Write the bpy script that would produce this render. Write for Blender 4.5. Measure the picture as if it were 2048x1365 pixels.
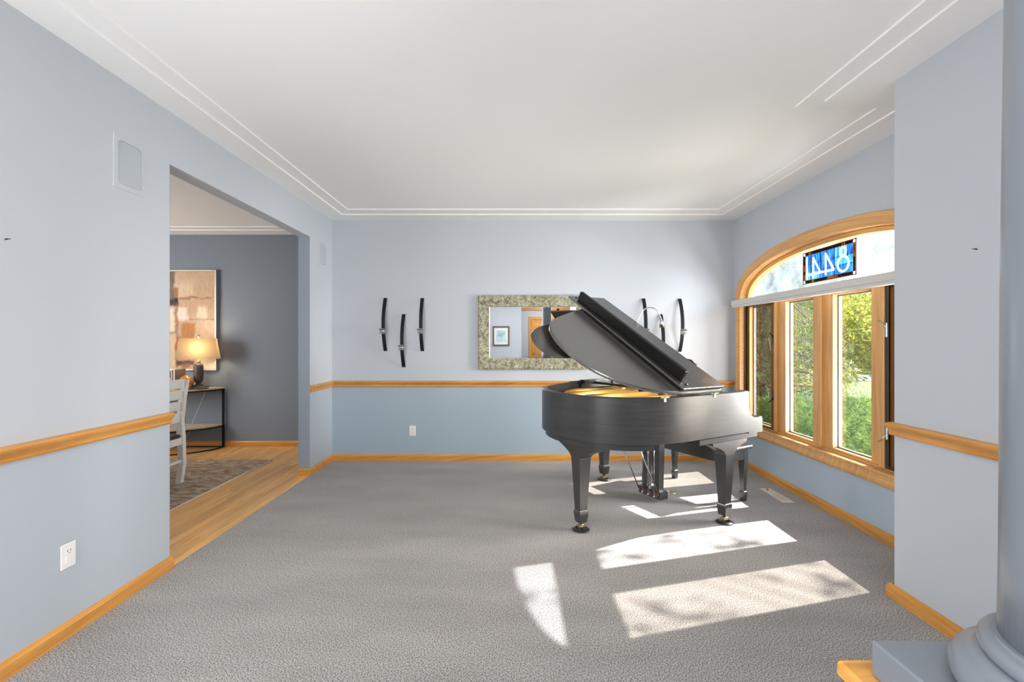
import bpy, bmesh, math, random
from mathutils import Vector, Matrix
R = math.radians
rnd = random.Random(7)
C = bpy.context.scene.collection
SC = bpy.context.scene
for o in list(bpy.data.objects):
    bpy.data.objects.remove(o)

# ------------------------------------------------------------------ camera, sky, sun, lights, exposure
H = 1.365                       # eye height
CEIL = 2.74
cam_d = bpy.data.cameras.new('camera'); cam = bpy.data.objects.new('camera', cam_d); C.objects.link(cam)
cam.location = (0, 0, H); cam.rotation_euler = (R(90), 0, 0)
cam_d.sensor_width = 36; cam_d.lens = 16.0; cam_d.clip_start = 0.02; cam_d.clip_end = 300
SC.camera = cam
SC.view_settings.view_transform = 'Standard'
SC.view_settings.look = 'None'
SC.view_settings.gamma = 1.0
SC.view_settings.exposure = 0.38
SC.view_settings.use_curve_mapping = False

W = bpy.data.worlds.new('sky'); SC.world = W; W.use_nodes = True
wn = W.node_tree.nodes; wl = W.node_tree.links
wn.clear()
w_out = wn.new('ShaderNodeOutputWorld'); w_bg = wn.new('ShaderNodeBackground')
w_tc = wn.new('ShaderNodeTexCoord'); w_sep = wn.new('ShaderNodeSeparateXYZ'); w_ramp = wn.new('ShaderNodeValToRGB')
wl.new(w_tc.outputs['Generated'], w_sep.inputs[0]); wl.new(w_sep.outputs['Z'], w_ramp.inputs[0])
w_ramp.color_ramp.elements[0].position = 0.0; w_ramp.color_ramp.elements[0].color = (1.0, 0.99, 0.96, 1)
w_ramp.color_ramp.elements[1].position = 0.7; w_ramp.color_ramp.elements[1].color = (0.42, 0.60, 0.92, 1)
wl.new(w_ramp.outputs[0], w_bg.inputs[0]); w_bg.inputs[1].default_value = 2.2
wl.new(w_bg.outputs[0], w_out.inputs[0])

sun_d = bpy.data.lights.new('sun', 'SUN'); sun = bpy.data.objects.new('sun', sun_d); C.objects.link(sun)
sun.rotation_euler = Vector((-1.22, -0.33, -1.0)).to_track_quat('-Z', 'Y').to_euler()
sun_d.energy = 17.5; sun_d.angle = R(0.55); sun_d.color = (1.0, 0.99, 0.97)

def area(name, loc, target, sx, sy, power, col=(1, 1, 1)):
    d = bpy.data.lights.new(name, 'AREA'); d.shape = 'RECTANGLE'; d.size = sx; d.size_y = sy
    d.energy = power; d.color = col
    o = bpy.data.objects.new(name, d); C.objects.link(o); o.location = loc
    o.rotation_euler = (Vector(target) - Vector(loc)).to_track_quat('-Z', 'Y').to_euler()
    return o
# fill lamps added out of view to brighten hall, living room and dining room
area('hall_fill', (-1.45, -1.5, 1.45), (0.4, 5.0, 1.9), 1.0, 2.0, 18, (0.98, 0.98, 1.0))  # added fill from behind the camera
area('hall_left_fill', (-2.0, 0.1, 1.45), (2.6, 4.2, 2.3), 1.8, 2.1, 84, (0.99, 0.985, 1.0))  # added fill aimed at the window wall
area('entry_fill', (1.93, -1.0, 1.5), (-1.2, 2.6, 1.8), 1.2, 2.0, 44, (1.0, 0.985, 0.97))  # added fill aimed at the left wall
area('window_fill', (8.0, 3.0, 2.2), (-0.6, 3.7, 2.2), 3.4, 4.0, 2500, (1.0, 0.985, 0.96))  # unseen panel added outdoors to strengthen the light through the window
area('window_fill_near', (4.5, 2.45, 1.8), (-0.6, 3.6, 2.2), 1.9, 2.6, 190, (1.0, 0.985, 0.96))  # second added panel, brightens the right of the back wall
area('garden_fill', (3.35, 2.15, 0.35), (1.3, 3.9, 2.74), 1.3, 0.9, 165, (1.0, 0.95, 1.0))  # low panel added outdoors to lift the ceiling near the window
area('hall_ceiling_fill', (0.0, -0.4, 2.70), (0.0, 0.2, 0.0), 1.6, 1.0, 30, (1.0, 0.97, 0.93))  # added lamp panel, brightens the hall wall behind the camera
area('entry_ceiling_fill', (1.1, -2.9, 2.70), (1.1, -3.0, 0.0), 0.6, 0.6, 26, (1.0, 0.95, 0.88))  # added lamp panel, brightens the door that the mirror shows
area('dining_fill', (-5.9, 3.4, 1.6), (-3.0, 4.6, 1.2), 1.6, 1.5, 68, (1.0, 0.95, 0.9))  # added fill for the dim dining room

# ------------------------------------------------------------------ materials
def new_mat(name):
    m = bpy.data.materials.new(name); m.use_nodes = True
    nt = m.node_tree
    return m, nt, nt.nodes['Principled BSDF'], nt.nodes['Material Output']

def mat(name, col, rough=0.5, metal=0.0, spec=0.5, bump=0.0, bscale=200, var=0.0, vscale=4, coat=0.0, emit=None, estr=0.0, trans=0.0):
    m, nt, p, out = new_mat(name)
    p.inputs['Base Color'].default_value = (*col, 1); p.inputs['Roughness'].default_value = rough
    p.inputs['Metallic'].default_value = metal; p.inputs['Specular IOR Level'].default_value = spec
    p.inputs['Coat Weight'].default_value = coat
    if trans: p.inputs['Transmission Weight'].default_value = trans
    if emit:
        p.inputs['Emission Color'].default_value = (*emit, 1); p.inputs['Emission Strength'].default_value = estr
    tc = nt.nodes.new('ShaderNodeTexCoord')
    if bump:
        n = nt.nodes.new('ShaderNodeTexNoise'); n.inputs['Scale'].default_value = bscale; n.inputs['Detail'].default_value = 3
        b = nt.nodes.new('ShaderNodeBump'); b.inputs['Strength'].default_value = bump; b.inputs['Distance'].default_value = 0.004
        nt.links.new(tc.outputs['Object'], n.inputs['Vector']); nt.links.new(n.outputs['Fac'], b.inputs['Height'])
        nt.links.new(b.outputs[0], p.inputs['Normal'])
    if var:
        n = nt.nodes.new('ShaderNodeTexNoise'); n.inputs['Scale'].default_value = vscale; n.inputs['Detail'].default_value = 4
        r = nt.nodes.new('ShaderNodeValToRGB')
        r.color_ramp.elements[0].position = 0.3; r.color_ramp.elements[1].position = 0.7
        r.color_ramp.elements[0].color = (*[c * (1 - var) for c in col], 1)
        r.color_ramp.elements[1].color = (*[min(1, c * (1 + var)) for c in col], 1)
        nt.links.new(tc.outputs['Object'], n.inputs['Vector']); nt.links.new(n.outputs['Fac'], r.inputs[0])
        nt.links.new(r.outputs[0], p.inputs['Base Color'])
    return m

def wood(name, dark, light, rough=0.35, su=1.6, sv=38, rand=0.0, spec=0.4):
    """grain runs along U of the UV map"""
    m, nt, p, out = new_mat(name)
    uv = nt.nodes.new('ShaderNodeUVMap'); mp = nt.nodes.new('ShaderNodeMapping')
    mp.inputs['Scale'].default_value = (su, sv, 1)
    n = nt.nodes.new('ShaderNodeTexNoise'); n.inputs['Scale'].default_value = 1.0; n.inputs['Detail'].default_value = 5
    n.inputs['Distortion'].default_value = 0.6; n.inputs['Roughness'].default_value = 0.65
    r = nt.nodes.new('ShaderNodeValToRGB')
    r.color_ramp.elements[0].position = 0.32; r.color_ramp.elements[1].position = 0.66
    r.color_ramp.elements[0].color = (*dark, 1); r.color_ramp.elements[1].color = (*light, 1)
    nt.links.new(uv.outputs[0], mp.inputs[0]); nt.links.new(n.outputs['Fac'], r.inputs[0])
    oi = nt.nodes.new('ShaderNodeObjectInfo')
    ad = nt.nodes.new('ShaderNodeVectorMath'); ad.operation = 'ADD'
    cx = nt.nodes.new('ShaderNodeCombineXYZ'); mu = nt.nodes.new('ShaderNodeMath'); mu.operation = 'MULTIPLY'; mu.inputs[1].default_value = 37.0
    nt.links.new(oi.outputs['Random'], mu.inputs[0]); nt.links.new(mu.outputs[0], cx.inputs[1])
    nt.links.new(mp.outputs[0], ad.inputs[0]); nt.links.new(cx.outputs[0], ad.inputs[1]); nt.links.new(ad.outputs[0], n.inputs['Vector'])
    last = r.outputs[0]
    if rand:
        hs = nt.nodes.new('ShaderNodeHueSaturation'); mr = nt.nodes.new('ShaderNodeMapRange')
        mr.inputs['To Min'].default_value = 1 - rand; mr.inputs['To Max'].default_value = 1 + rand
        nt.links.new(oi.outputs['Random'], mr.inputs[0]); nt.links.new(mr.outputs[0], hs.inputs['Value']); nt.links.new(last, hs.inputs['Color'])
        last = hs.outputs[0]
    nt.links.new(last, p.inputs['Base Color'])
    p.inputs['Roughness'].default_value = rough; p.inputs['Specular IOR Level'].default_value = spec
    b = nt.nodes.new('ShaderNodeBump'); b.inputs['Strength'].default_value = 0.12; b.inputs['Distance'].default_value = 0.002
    nt.links.new(n.outputs['Fac'], b.inputs['Height']); nt.links.new(b.outputs[0], p.inputs['Normal'])
    return m

def carpet_mat():
    m, nt, p, out = new_mat('carpet')
    tc = nt.nodes.new('ShaderNodeTexCoord')
    n = nt.nodes.new('ShaderNodeTexNoise'); n.inputs['Scale'].default_value = 180; n.inputs['Detail'].default_value = 5; n.inputs['Roughness'].default_value = 0.6
    r = nt.nodes.new('ShaderNodeValToRGB'); e = r.color_ramp.elements
    e[0].position = 0.38; e[0].color = (0.07, 0.063, 0.058, 1); e[1].position = 0.61; e[1].color = (0.52, 0.495, 0.47, 1)
    nt.links.new(tc.outputs['Object'], n.inputs['Vector']); nt.links.new(n.outputs['Fac'], r.inputs[0])
    # brushed lie of the pile: broad soft patches
    n2 = nt.nodes.new('ShaderNodeTexNoise'); n2.inputs['Scale'].default_value = 2.2; n2.inputs['Detail'].default_value = 3
    mp = nt.nodes.new('ShaderNodeMapping'); mp.inputs['Scale'].default_value = (0.6, 1.7, 1); mp.inputs['Rotation'].default_value = (0, 0, 0.5)
    nt.links.new(tc.outputs['Object'], mp.inputs[0]); nt.links.new(mp.outputs[0], n2.inputs['Vector'])
    mr = nt.nodes.new('ShaderNodeMapRange'); mr.inputs['From Min'].default_value = 0.3; mr.inputs['From Max'].default_value = 0.7
    mr.inputs['To Min'].default_value = 0.88; mr.inputs['To Max'].default_value = 1.1
    nt.links.new(n2.outputs['Fac'], mr.inputs[0])
    hs = nt.nodes.new('ShaderNodeHueSaturation'); nt.links.new(mr.outputs[0], hs.inputs['Value']); nt.links.new(r.outputs[0], hs.inputs['Color'])
    nt.links.new(hs.outputs[0], p.inputs['Base Color'])
    p.inputs['Roughness'].default_value = 0.95; p.inputs['Specular IOR Level'].default_value = 0.1
    p.inputs['Sheen Weight'].default_value = 0.15
    b = nt.nodes.new('ShaderNodeBump'); b.inputs['Strength'].default_value = 0.08; b.inputs['Distance'].default_value = 0.003
    nt.links.new(n.outputs['Fac'], b.inputs['Height']); nt.links.new(b.outputs[0], p.inputs['Normal'])
    return m

def rug_mat():
    m, nt, p, out = new_mat('rug_pile')
    tc = nt.nodes.new('ShaderNodeTexCoord')
    n = nt.nodes.new('ShaderNodeTexNoise'); n.inputs['Scale'].default_value = 9; n.inputs['Detail'].default_value = 8; n.inputs['Roughness'].default_value = 0.75
    mp = nt.nodes.new('ShaderNodeMapping'); mp.inputs['Scale'].default_value = (1, 2.2, 1)
    r = nt.nodes.new('ShaderNodeValToRGB'); e = r.color_ramp.elements
    e[0].position = 0.30; e[0].color = (0.10, 0.055, 0.035, 1); e[1].position = 0.62; e[1].color = (0.62, 0.52, 0.40, 1)
    k = e.new(0.47); k.color = (0.36, 0.265, 0.19, 1)
    nt.links.new(tc.outputs['Object'], mp.inputs[0]); nt.links.new(mp.outputs[0], n.inputs['Vector']); nt.links.new(n.outputs['Fac'], r.inputs[0])
    nt.links.new(r.outputs[0], p.inputs['Base Color']); p.inputs['Roughness'].default_value = 0.95; p.inputs['Specular IOR Level'].default_value = 0.1
    b = nt.nodes.new('ShaderNodeBump'); b.inputs['Strength'].default_value = 0.7; b.inputs['Distance'].default_value = 0.01
    nt.links.new(n.outputs['Fac'], b.inputs['Height']); nt.links.new(b.outputs[0], p.inputs['Normal'])
    return m

def pane_mat(name, gloss=0.06, tint=(1, 1, 1), diffuse=0.0, dcol=(0.9, 0.95, 1), noise=False):
    m, nt, p, out = new_mat(name); nt.nodes.remove(p)
    t = nt.nodes.new('ShaderNodeBsdfTransparent'); t.inputs[0].default_value = (*tint, 1)
    g = nt.nodes.new('ShaderNodeBsdfGlossy'); g.inputs['Roughness'].default_value = 0.02
    mx = nt.nodes.new('ShaderNodeMixShader'); mx.inputs[0].default_value = gloss
    nt.links.new(t.outputs[0], mx.inputs[1]); nt.links.new(g.outputs[0], mx.inputs[2])
    last = mx
    if diffuse:
        d = nt.nodes.new('ShaderNodeBsdfTranslucent'); d.inputs[0].default_value = (*dcol, 1)
        m2 = nt.nodes.new('ShaderNodeMixShader'); m2.inputs[0].default_value = diffuse
        if noise:
            tc = nt.nodes.new('ShaderNodeTexCoord'); n = nt.nodes.new('ShaderNodeTexNoise'); n.inputs['Scale'].default_value = 5; n.inputs['Detail'].default_value = 6
            mr = nt.nodes.new('ShaderNodeMapRange'); mr.inputs['From Min'].default_value = 0.35; mr.inputs['From Max'].default_value = 0.65
            mr.inputs['To Min'].default_value = diffuse * 0.45; mr.inputs['To Max'].default_value = min(1, diffuse * 1.5)
            nt.links.new(tc.outputs['Object'], n.inputs['Vector']); nt.links.new(n.outputs['Fac'], mr.inputs[0]); nt.links.new(mr.outputs[0], m2.inputs[0])
        nt.links.new(last.outputs[0], m2.inputs[1]); nt.links.new(d.outputs[0], m2.inputs[2]); last = m2
    nt.links.new(last.outputs[0], out.inputs[0])
    return m

def leaf_mat(name, cols, scale=3.0, transl=0.45):
    """leaf colours vary from leaf to leaf with position"""
    m, nt, p, out = new_mat(name); nt.nodes.remove(p)
    geo = nt.nodes.new('ShaderNodeTexCoord'); n = nt.nodes.new('ShaderNodeTexNoise'); n.inputs['Scale'].default_value = scale; n.inputs['Detail'].default_value = 6; n.inputs['Roughness'].default_value = 0.8
    r = nt.nodes.new('ShaderNodeValToRGB'); e = r.color_ramp.elements
    e[0].position = 0.3; e[1].position = 0.7; e[0].color = (*cols[0], 1); e[1].color = (*cols[-1], 1)
    for i, c in enumerate(cols[1:-1]):
        k = e.new(0.3 + 0.4 * (i + 1) / (len(cols) - 1)); k.color = (*c, 1)
    nt.links.new(geo.outputs['Object'], n.inputs['Vector']); nt.links.new(n.outputs['Fac'], r.inputs[0])
    d = nt.nodes.new('ShaderNodeBsdfDiffuse'); t = nt.nodes.new('ShaderNodeBsdfTranslucent')
    nt.links.new(r.outputs[0], d.inputs[0]); nt.links.new(r.outputs[0], t.inputs[0])
    mx = nt.nodes.new('ShaderNodeMixShader'); mx.inputs[0].default_value = transl
    nt.links.new(d.outputs[0], mx.inputs[1]); nt.links.new(t.outputs[0], mx.inputs[2]); nt.links.new(mx.outputs[0], out.inputs[0])
    return m

M = {}
M['wall'] = mat('wall_paint_upper', (0.49, 0.525, 0.57), 0.55, spec=0.25, bump=0.04, bscale=260)
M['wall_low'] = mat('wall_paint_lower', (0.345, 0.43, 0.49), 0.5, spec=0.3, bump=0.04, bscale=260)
M['wall_left_low_lit'] = mat('wall_paint_lower_left_lit', (0.42, 0.47, 0.525), 0.5, spec=0.3, bump=0.04, bscale=260)  # lower paint lightened to carry bounce light on the left wall
M['wall_low_win_lit'] = mat('wall_paint_lower_window_lit', (0.43, 0.51, 0.585), 0.5, spec=0.3, bump=0.04, bscale=260)  # lower paint, with sun bounce under the window put into its colour
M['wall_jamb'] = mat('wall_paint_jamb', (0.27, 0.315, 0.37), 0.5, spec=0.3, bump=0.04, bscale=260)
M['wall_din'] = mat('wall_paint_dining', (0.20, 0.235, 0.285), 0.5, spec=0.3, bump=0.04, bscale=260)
M['grille'] = mat('painted_grille', (0.43, 0.465, 0.505), 0.6, spec=0.2, bump=0.1, bscale=600)
M['ceil'] = mat('ceiling_paint', (0.88, 0.878, 0.875), 0.8, spec=0.15, bump=0.03, bscale=180)
M['carpet'] = carpet_mat()
M['rug'] = rug_mat()
M['oak'] = wood('honey_oak', (0.47, 0.20, 0.040), (0.70, 0.34, 0.082), 0.32)
M['oak_win'] = wood('window_oak', (0.55, 0.27, 0.085), (0.78, 0.44, 0.17), 0.32)
M['plank'] = wood('oak_strip_floor', (0.70, 0.36, 0.115), (0.90, 0.54, 0.215), 0.24, su=1.4, sv=30, rand=0.13, spec=0.5)
M['table_wood'] = wood('pale_table_wood', (0.62, 0.47, 0.32), (0.78, 0.63, 0.47), 0.4)
M['door_oak'] = wood('door_oak', (0.52, 0.23, 0.055), (0.72, 0.36, 0.10), 0.35)
M['white'] = mat('white_plastic', (0.78, 0.78, 0.76), 0.4)
M['slot'] = mat('dark_slot', (0.03, 0.03, 0.03), 0.6)
M['ebony'] = mat('satin_ebony', (0.014, 0.014, 0.015), 0.28, spec=0.5, bump=0.01, bscale=500); M['ebony'].node_tree.nodes['Principled BSDF'].inputs['IOR'].default_value = 2.1
M['ebony_rim'] = None; M['ebony_dark'] = mat('ebony_shaded', (0.006, 0.006, 0.006), 0.45, spec=0.3)  # second material: ebony darkened for the dark reflections on the flap rail
M['lid'] = mat('satin_ebony_lid', (0.036, 0.036, 0.033), 0.24, spec=0.5, bump=0.01, bscale=600); M['lid'].node_tree.nodes['Principled BSDF'].inputs['IOR'].default_value = 2.8
M['felt'] = mat('red_felt', (0.30, 0.05, 0.04), 0.9)
M['gold'] = mat('gold_plate', (0.80, 0.44, 0.085), 0.33, metal=0.75)
M['soundboard'] = mat('soundboard', (0.45, 0.22, 0.07), 0.4, var=0.2, vscale=20)
M['brass'] = mat('brass', (0.75, 0.62, 0.38), 0.28, metal=1.0)
M['chrome'] = mat('chrome', (0.75, 0.75, 0.74), 0.15, metal=1.0)
M['iron'] = mat('black_iron', (0.010, 0.011, 0.017), 0.5, spec=0.2)

M['mirror'] = mat('mirror_silver', (0.93, 0.95, 0.95), 0.0, metal=1.0)
M['black_rubber'] = mat('black_rubber', (0.02, 0.02, 0.02), 0.35)
M['paint_grey'] = mat('column_paint', (0.165, 0.187, 0.215), 0.3, spec=0.5, bump=0.05, bscale=90)
M['shade_white'] = mat('shade_cassette_paint', (0.62, 0.60, 0.57), 0.5)
M['white_wood'] = mat('white_painted_wood', (0.72, 0.71, 0.68), 0.45, var=0.06, vscale=25)
M['beige_metal'] = mat('beige_enamel', (0.62, 0.56, 0.47), 0.45)
M['bronze'] = mat('dark_bronze_frame', (0.045, 0.035, 0.028), 0.45)
M['nickel'] = mat('nickel', (0.5, 0.49, 0.46), 0.35, metal=0.9)
M['alu'] = mat('pale_spacer', (0.17, 0.18, 0.185), 0.5, metal=0.3)
M['pane'] = pane_mat('clear_pane', 0.05)
M['pane_arch'] = pane_mat('frosted_pane', 0.05, (.80, .82, .84), 0.10, (0.26, 0.31, 0.37), True)
M['glass'] = pane_mat('cup_glass', 0.22, (.93, .95, .95), 0.15, (.9, .95, .95))
M['screen'] = pane_mat('insect_screen', 0.0, (0.74, 0.71, 0.67))
M['lamp_body'] = mat('dark_lamp_body', (0.10, 0.075, 0.055), 0.5)
M['amber'] = mat('amber_glaze', (0.52, 0.22, 0.045), 0.2, var=0.25, vscale=8)
M['book_brown'] = mat('dark_brown_binding', (0.12, 0.085, 0.07), 0.6)
M['book_cream'] = mat('cream_binding', (0.75, 0.66, 0.55), 0.6)
M['book_black'] = mat('black_binding', (0.03, 0.028, 0.028), 0.5)
M['frame_silver'] = mat('painting_frame', (0.42, 0.40, 0.37), 0.35, metal=0.5)
M['tree_bark'] = mat('bark', (0.13, 0.09, 0.065), 0.9, bump=0.6, bscale=30)
M['leaf_juniper'] = leaf_mat('pine_shrub_needles', [(0.035, 0.07, 0.022), (0.115, 0.18, 0.052), (0.27, 0.32, 0.12)], 2.5, 0.45)
M['leaf_spruce'] = leaf_mat('spruce_needles', [(0.07, 0.095, 0.045), (0.14, 0.165, 0.08), (0.27, 0.27, 0.14)], 2.0, 0.35)
M['leaf_autumn'] = leaf_mat('autumn_leaves', [(0.10, 0.19, 0.04), (0.24, 0.34, 0.07), (0.42, 0.46, 0.10), (0.72, 0.54, 0.10), (0.72, 0.32, 0.08)], 9.0, 0.5)
M['leaf_far'] = leaf_mat('far_leaves', [(0.36, 0.36, 0.13), (0.58, 0.54, 0.22), (0.82, 0.70, 0.34)], 1.5, 0.4)
M['grass'] = mat('lawn', (0.10, 0.15, 0.04), 0.9, var=0.3, vscale=2, bump=0.5, bscale=60)
M['asphalt'] = mat('asphalt', (0.45, 0.45, 0.46), 0.8)

def rim_mat():
    # worn, slightly dusty satin lacquer: horizontal brushing and fine scuffs
    m, nt, p, out = new_mat('worn_satin_lacquer')
    tc = nt.nodes.new('ShaderNodeTexCoord'); mp = nt.nodes.new('ShaderNodeMapping'); mp.inputs['Scale'].default_value = (4, 4, 60)
    n = nt.nodes.new('ShaderNodeTexNoise'); n.inputs['Scale'].default_value = 1.0; n.inputs['Detail'].default_value = 5
    nt.links.new(tc.outputs['Object'], mp.inputs[0]); nt.links.new(mp.outputs[0], n.inputs['Vector'])
    r = nt.nodes.new('ShaderNodeValToRGB'); e = r.color_ramp.elements
    e[0].position = 0.3; e[0].color = (0.036, 0.036, 0.037, 1); e[1].position = 0.75; e[1].color = (0.050, 0.050, 0.052, 1)
    nt.links.new(n.outputs['Fac'], r.inputs[0]); nt.links.new(r.outputs[0], p.inputs['Base Color'])
    mr = nt.nodes.new('ShaderNodeMapRange'); mr.inputs['To Min'].default_value = 0.30; mr.inputs['To Max'].default_value = 0.33
    nt.links.new(n.outputs['Fac'], mr.inputs[0]); nt.links.new(mr.outputs[0], p.inputs['Roughness'])
    p.inputs['Specular IOR Level'].default_value = 0.30
    return m
M['ebony_rim'] = rim_mat()

def mosaic_mat():
    m, nt, p, out = new_mat('leaf_mosaic')
    tc = nt.nodes.new('ShaderNodeTexCoord'); v = nt.nodes.new('ShaderNodeTexVoronoi'); v.feature = 'DISTANCE_TO_EDGE'; v.inputs['Scale'].default_value = 26
    n = nt.nodes.new('ShaderNodeTexNoise'); n.inputs['Scale'].default_value = 16; n.inputs['Detail'].default_value = 8; n.inputs['Distortion'].default_value = 1.5
    nt.links.new(tc.outputs['Object'], n.inputs['Vector'])
    ad = nt.nodes.new('ShaderNodeVectorMath'); ad.operation = 'MULTIPLY_ADD'; ad.inputs[1].default_value = (0.12, 0.12, 0.12)
    nt.links.new(n.outputs['Color'], ad.inputs[0]); nt.links.new(tc.outputs['Object'], ad.inputs[2]); nt.links.new(ad.outputs[0], v.inputs['Vector'])
    r = nt.nodes.new('ShaderNodeValToRGB'); e = r.color_ramp.elements
    e[0].position = 0.34; e[0].color = (0.15, 0.125, 0.075, 1); e[1].position = 0.7; e[1].color = (0.50, 0.47, 0.345, 1)
    k = e.new(0.5); k.color = (0.36, 0.35, 0.23, 1)
    nt.links.new(n.outputs['Fac'], r.inputs[0])
    ln = nt.nodes.new('ShaderNodeMapRange'); ln.inputs['From Max'].default_value = 0.10; ln.inputs['To Min'].default_value = 0.22
    nt.links.new(v.outputs['Distance'], ln.inputs[0])
    mx = nt.nodes.new('ShaderNodeMix'); mx.data_type = 'RGBA'; mx.blend_type = 'MULTIPLY'; mx.inputs['Factor'].default_value = 1.0
    nt.links.new(r.outputs[0], mx.inputs[6]); nt.links.new(ln.outputs[0], mx.inputs[7]); nt.links.new(mx.outputs[2], p.inputs['Base Color'])
    p.inputs['Roughness'].default_value = 0.4
    b = nt.nodes.new('ShaderNodeBump'); b.inputs['Strength'].default_value = 0.5; b.inputs['Distance'].default_value = 0.004
    nt.links.new(ln.outputs[0], b.inputs['Height']); nt.links.new(b.outputs[0], p.inputs['Normal'])
    return m
M['mosaic'] = mosaic_mat()

def shade_mat():
    m, nt, p, out = new_mat('linen_lampshade'); nt.nodes.remove(p)
    d = nt.nodes.new('ShaderNodeBsdfDiffuse'); d.inputs[0].default_value = (0.72, 0.62, 0.46, 1)
    t = nt.nodes.new('ShaderNodeBsdfTranslucent'); t.inputs[0].default_value = (0.30, 0.215, 0.105, 1)
    mx = nt.nodes.new('ShaderNodeMixShader'); mx.inputs[0].default_value = 0.55
    nt.links.new(d.outputs[0], mx.inputs[1]); nt.links.new(t.outputs[0], mx.inputs[2]); nt.links.new(mx.outputs[0], out.inputs[0])
    return m
M['lampshade'] = shade_mat()

def stained(name, col, var=0.35, milky=0.4):
    m, nt, p, out = new_mat(name); nt.nodes.remove(p)
    tc = nt.nodes.new('ShaderNodeTexCoord'); mp = nt.nodes.new('ShaderNodeMapping'); mp.inputs['Scale'].default_value = (1, 70, 8)
    n = nt.nodes.new('ShaderNodeTexNoise'); n.inputs['Scale'].default_value = 1.0; n.inputs['Detail'].default_value = 3
    nt.links.new(tc.outputs['Object'], mp.inputs[0]); nt.links.new(mp.outputs[0], n.inputs['Vector'])
    r = nt.nodes.new('ShaderNodeValToRGB'); e = r.color_ramp.elements; e[0].position = 0.35; e[1].position = 0.65
    e[0].color = (*[c * (1 - var) for c in col], 1); e[1].color = (*[min(1, c * (1 + var)) for c in col], 1)
    nt.links.new(n.outputs['Fac'], r.inputs[0])
    t = nt.nodes.new('ShaderNodeBsdfTransparent'); d = nt.nodes.new('ShaderNodeBsdfTranslucent'); g = nt.nodes.new('ShaderNodeBsdfDiffuse')
    for s in (t, d, g): nt.links.new(r.outputs[0], s.inputs[0])
    m1 = nt.nodes.new('ShaderNodeMixShader'); m1.inputs[0].default_value = milky
    nt.links.new(t.outputs[0], m1.inputs[1]); nt.links.new(d.outputs[0], m1.inputs[2])
    m2 = nt.nodes.new('ShaderNodeMixShader'); m2.inputs[0].default_value = 0.12
    nt.links.new(m1.outputs[0], m2.inputs[1]); nt.links.new(g.outputs[0], m2.inputs[2]); nt.links.new(m2.outputs[0], out.inputs[0])
    return m
M['sg_blue'] = stained('stained_blue', (0.085, 0.215, 0.42), 0.55, 0.6)
M['sg_teal'] = stained('stained_teal', (0.15, 0.33, 0.44), 0.35, 0.6)
M['sg_white'] = stained('stained_white', (0.98, 0.98, 0.99), 0.02, 0.35)
M['sg_amber'] = stained('stained_amber', (0.26, 0.10, 0.015), 0.6, 0.6)
M['sg_brown'] = stained('stained_brown', (0.07, 0.032, 0.012), 0.7, 0.6)
M['lead'] = mat('lead_came', (0.05, 0.05, 0.055), 0.5, metal=0.3)

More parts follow.
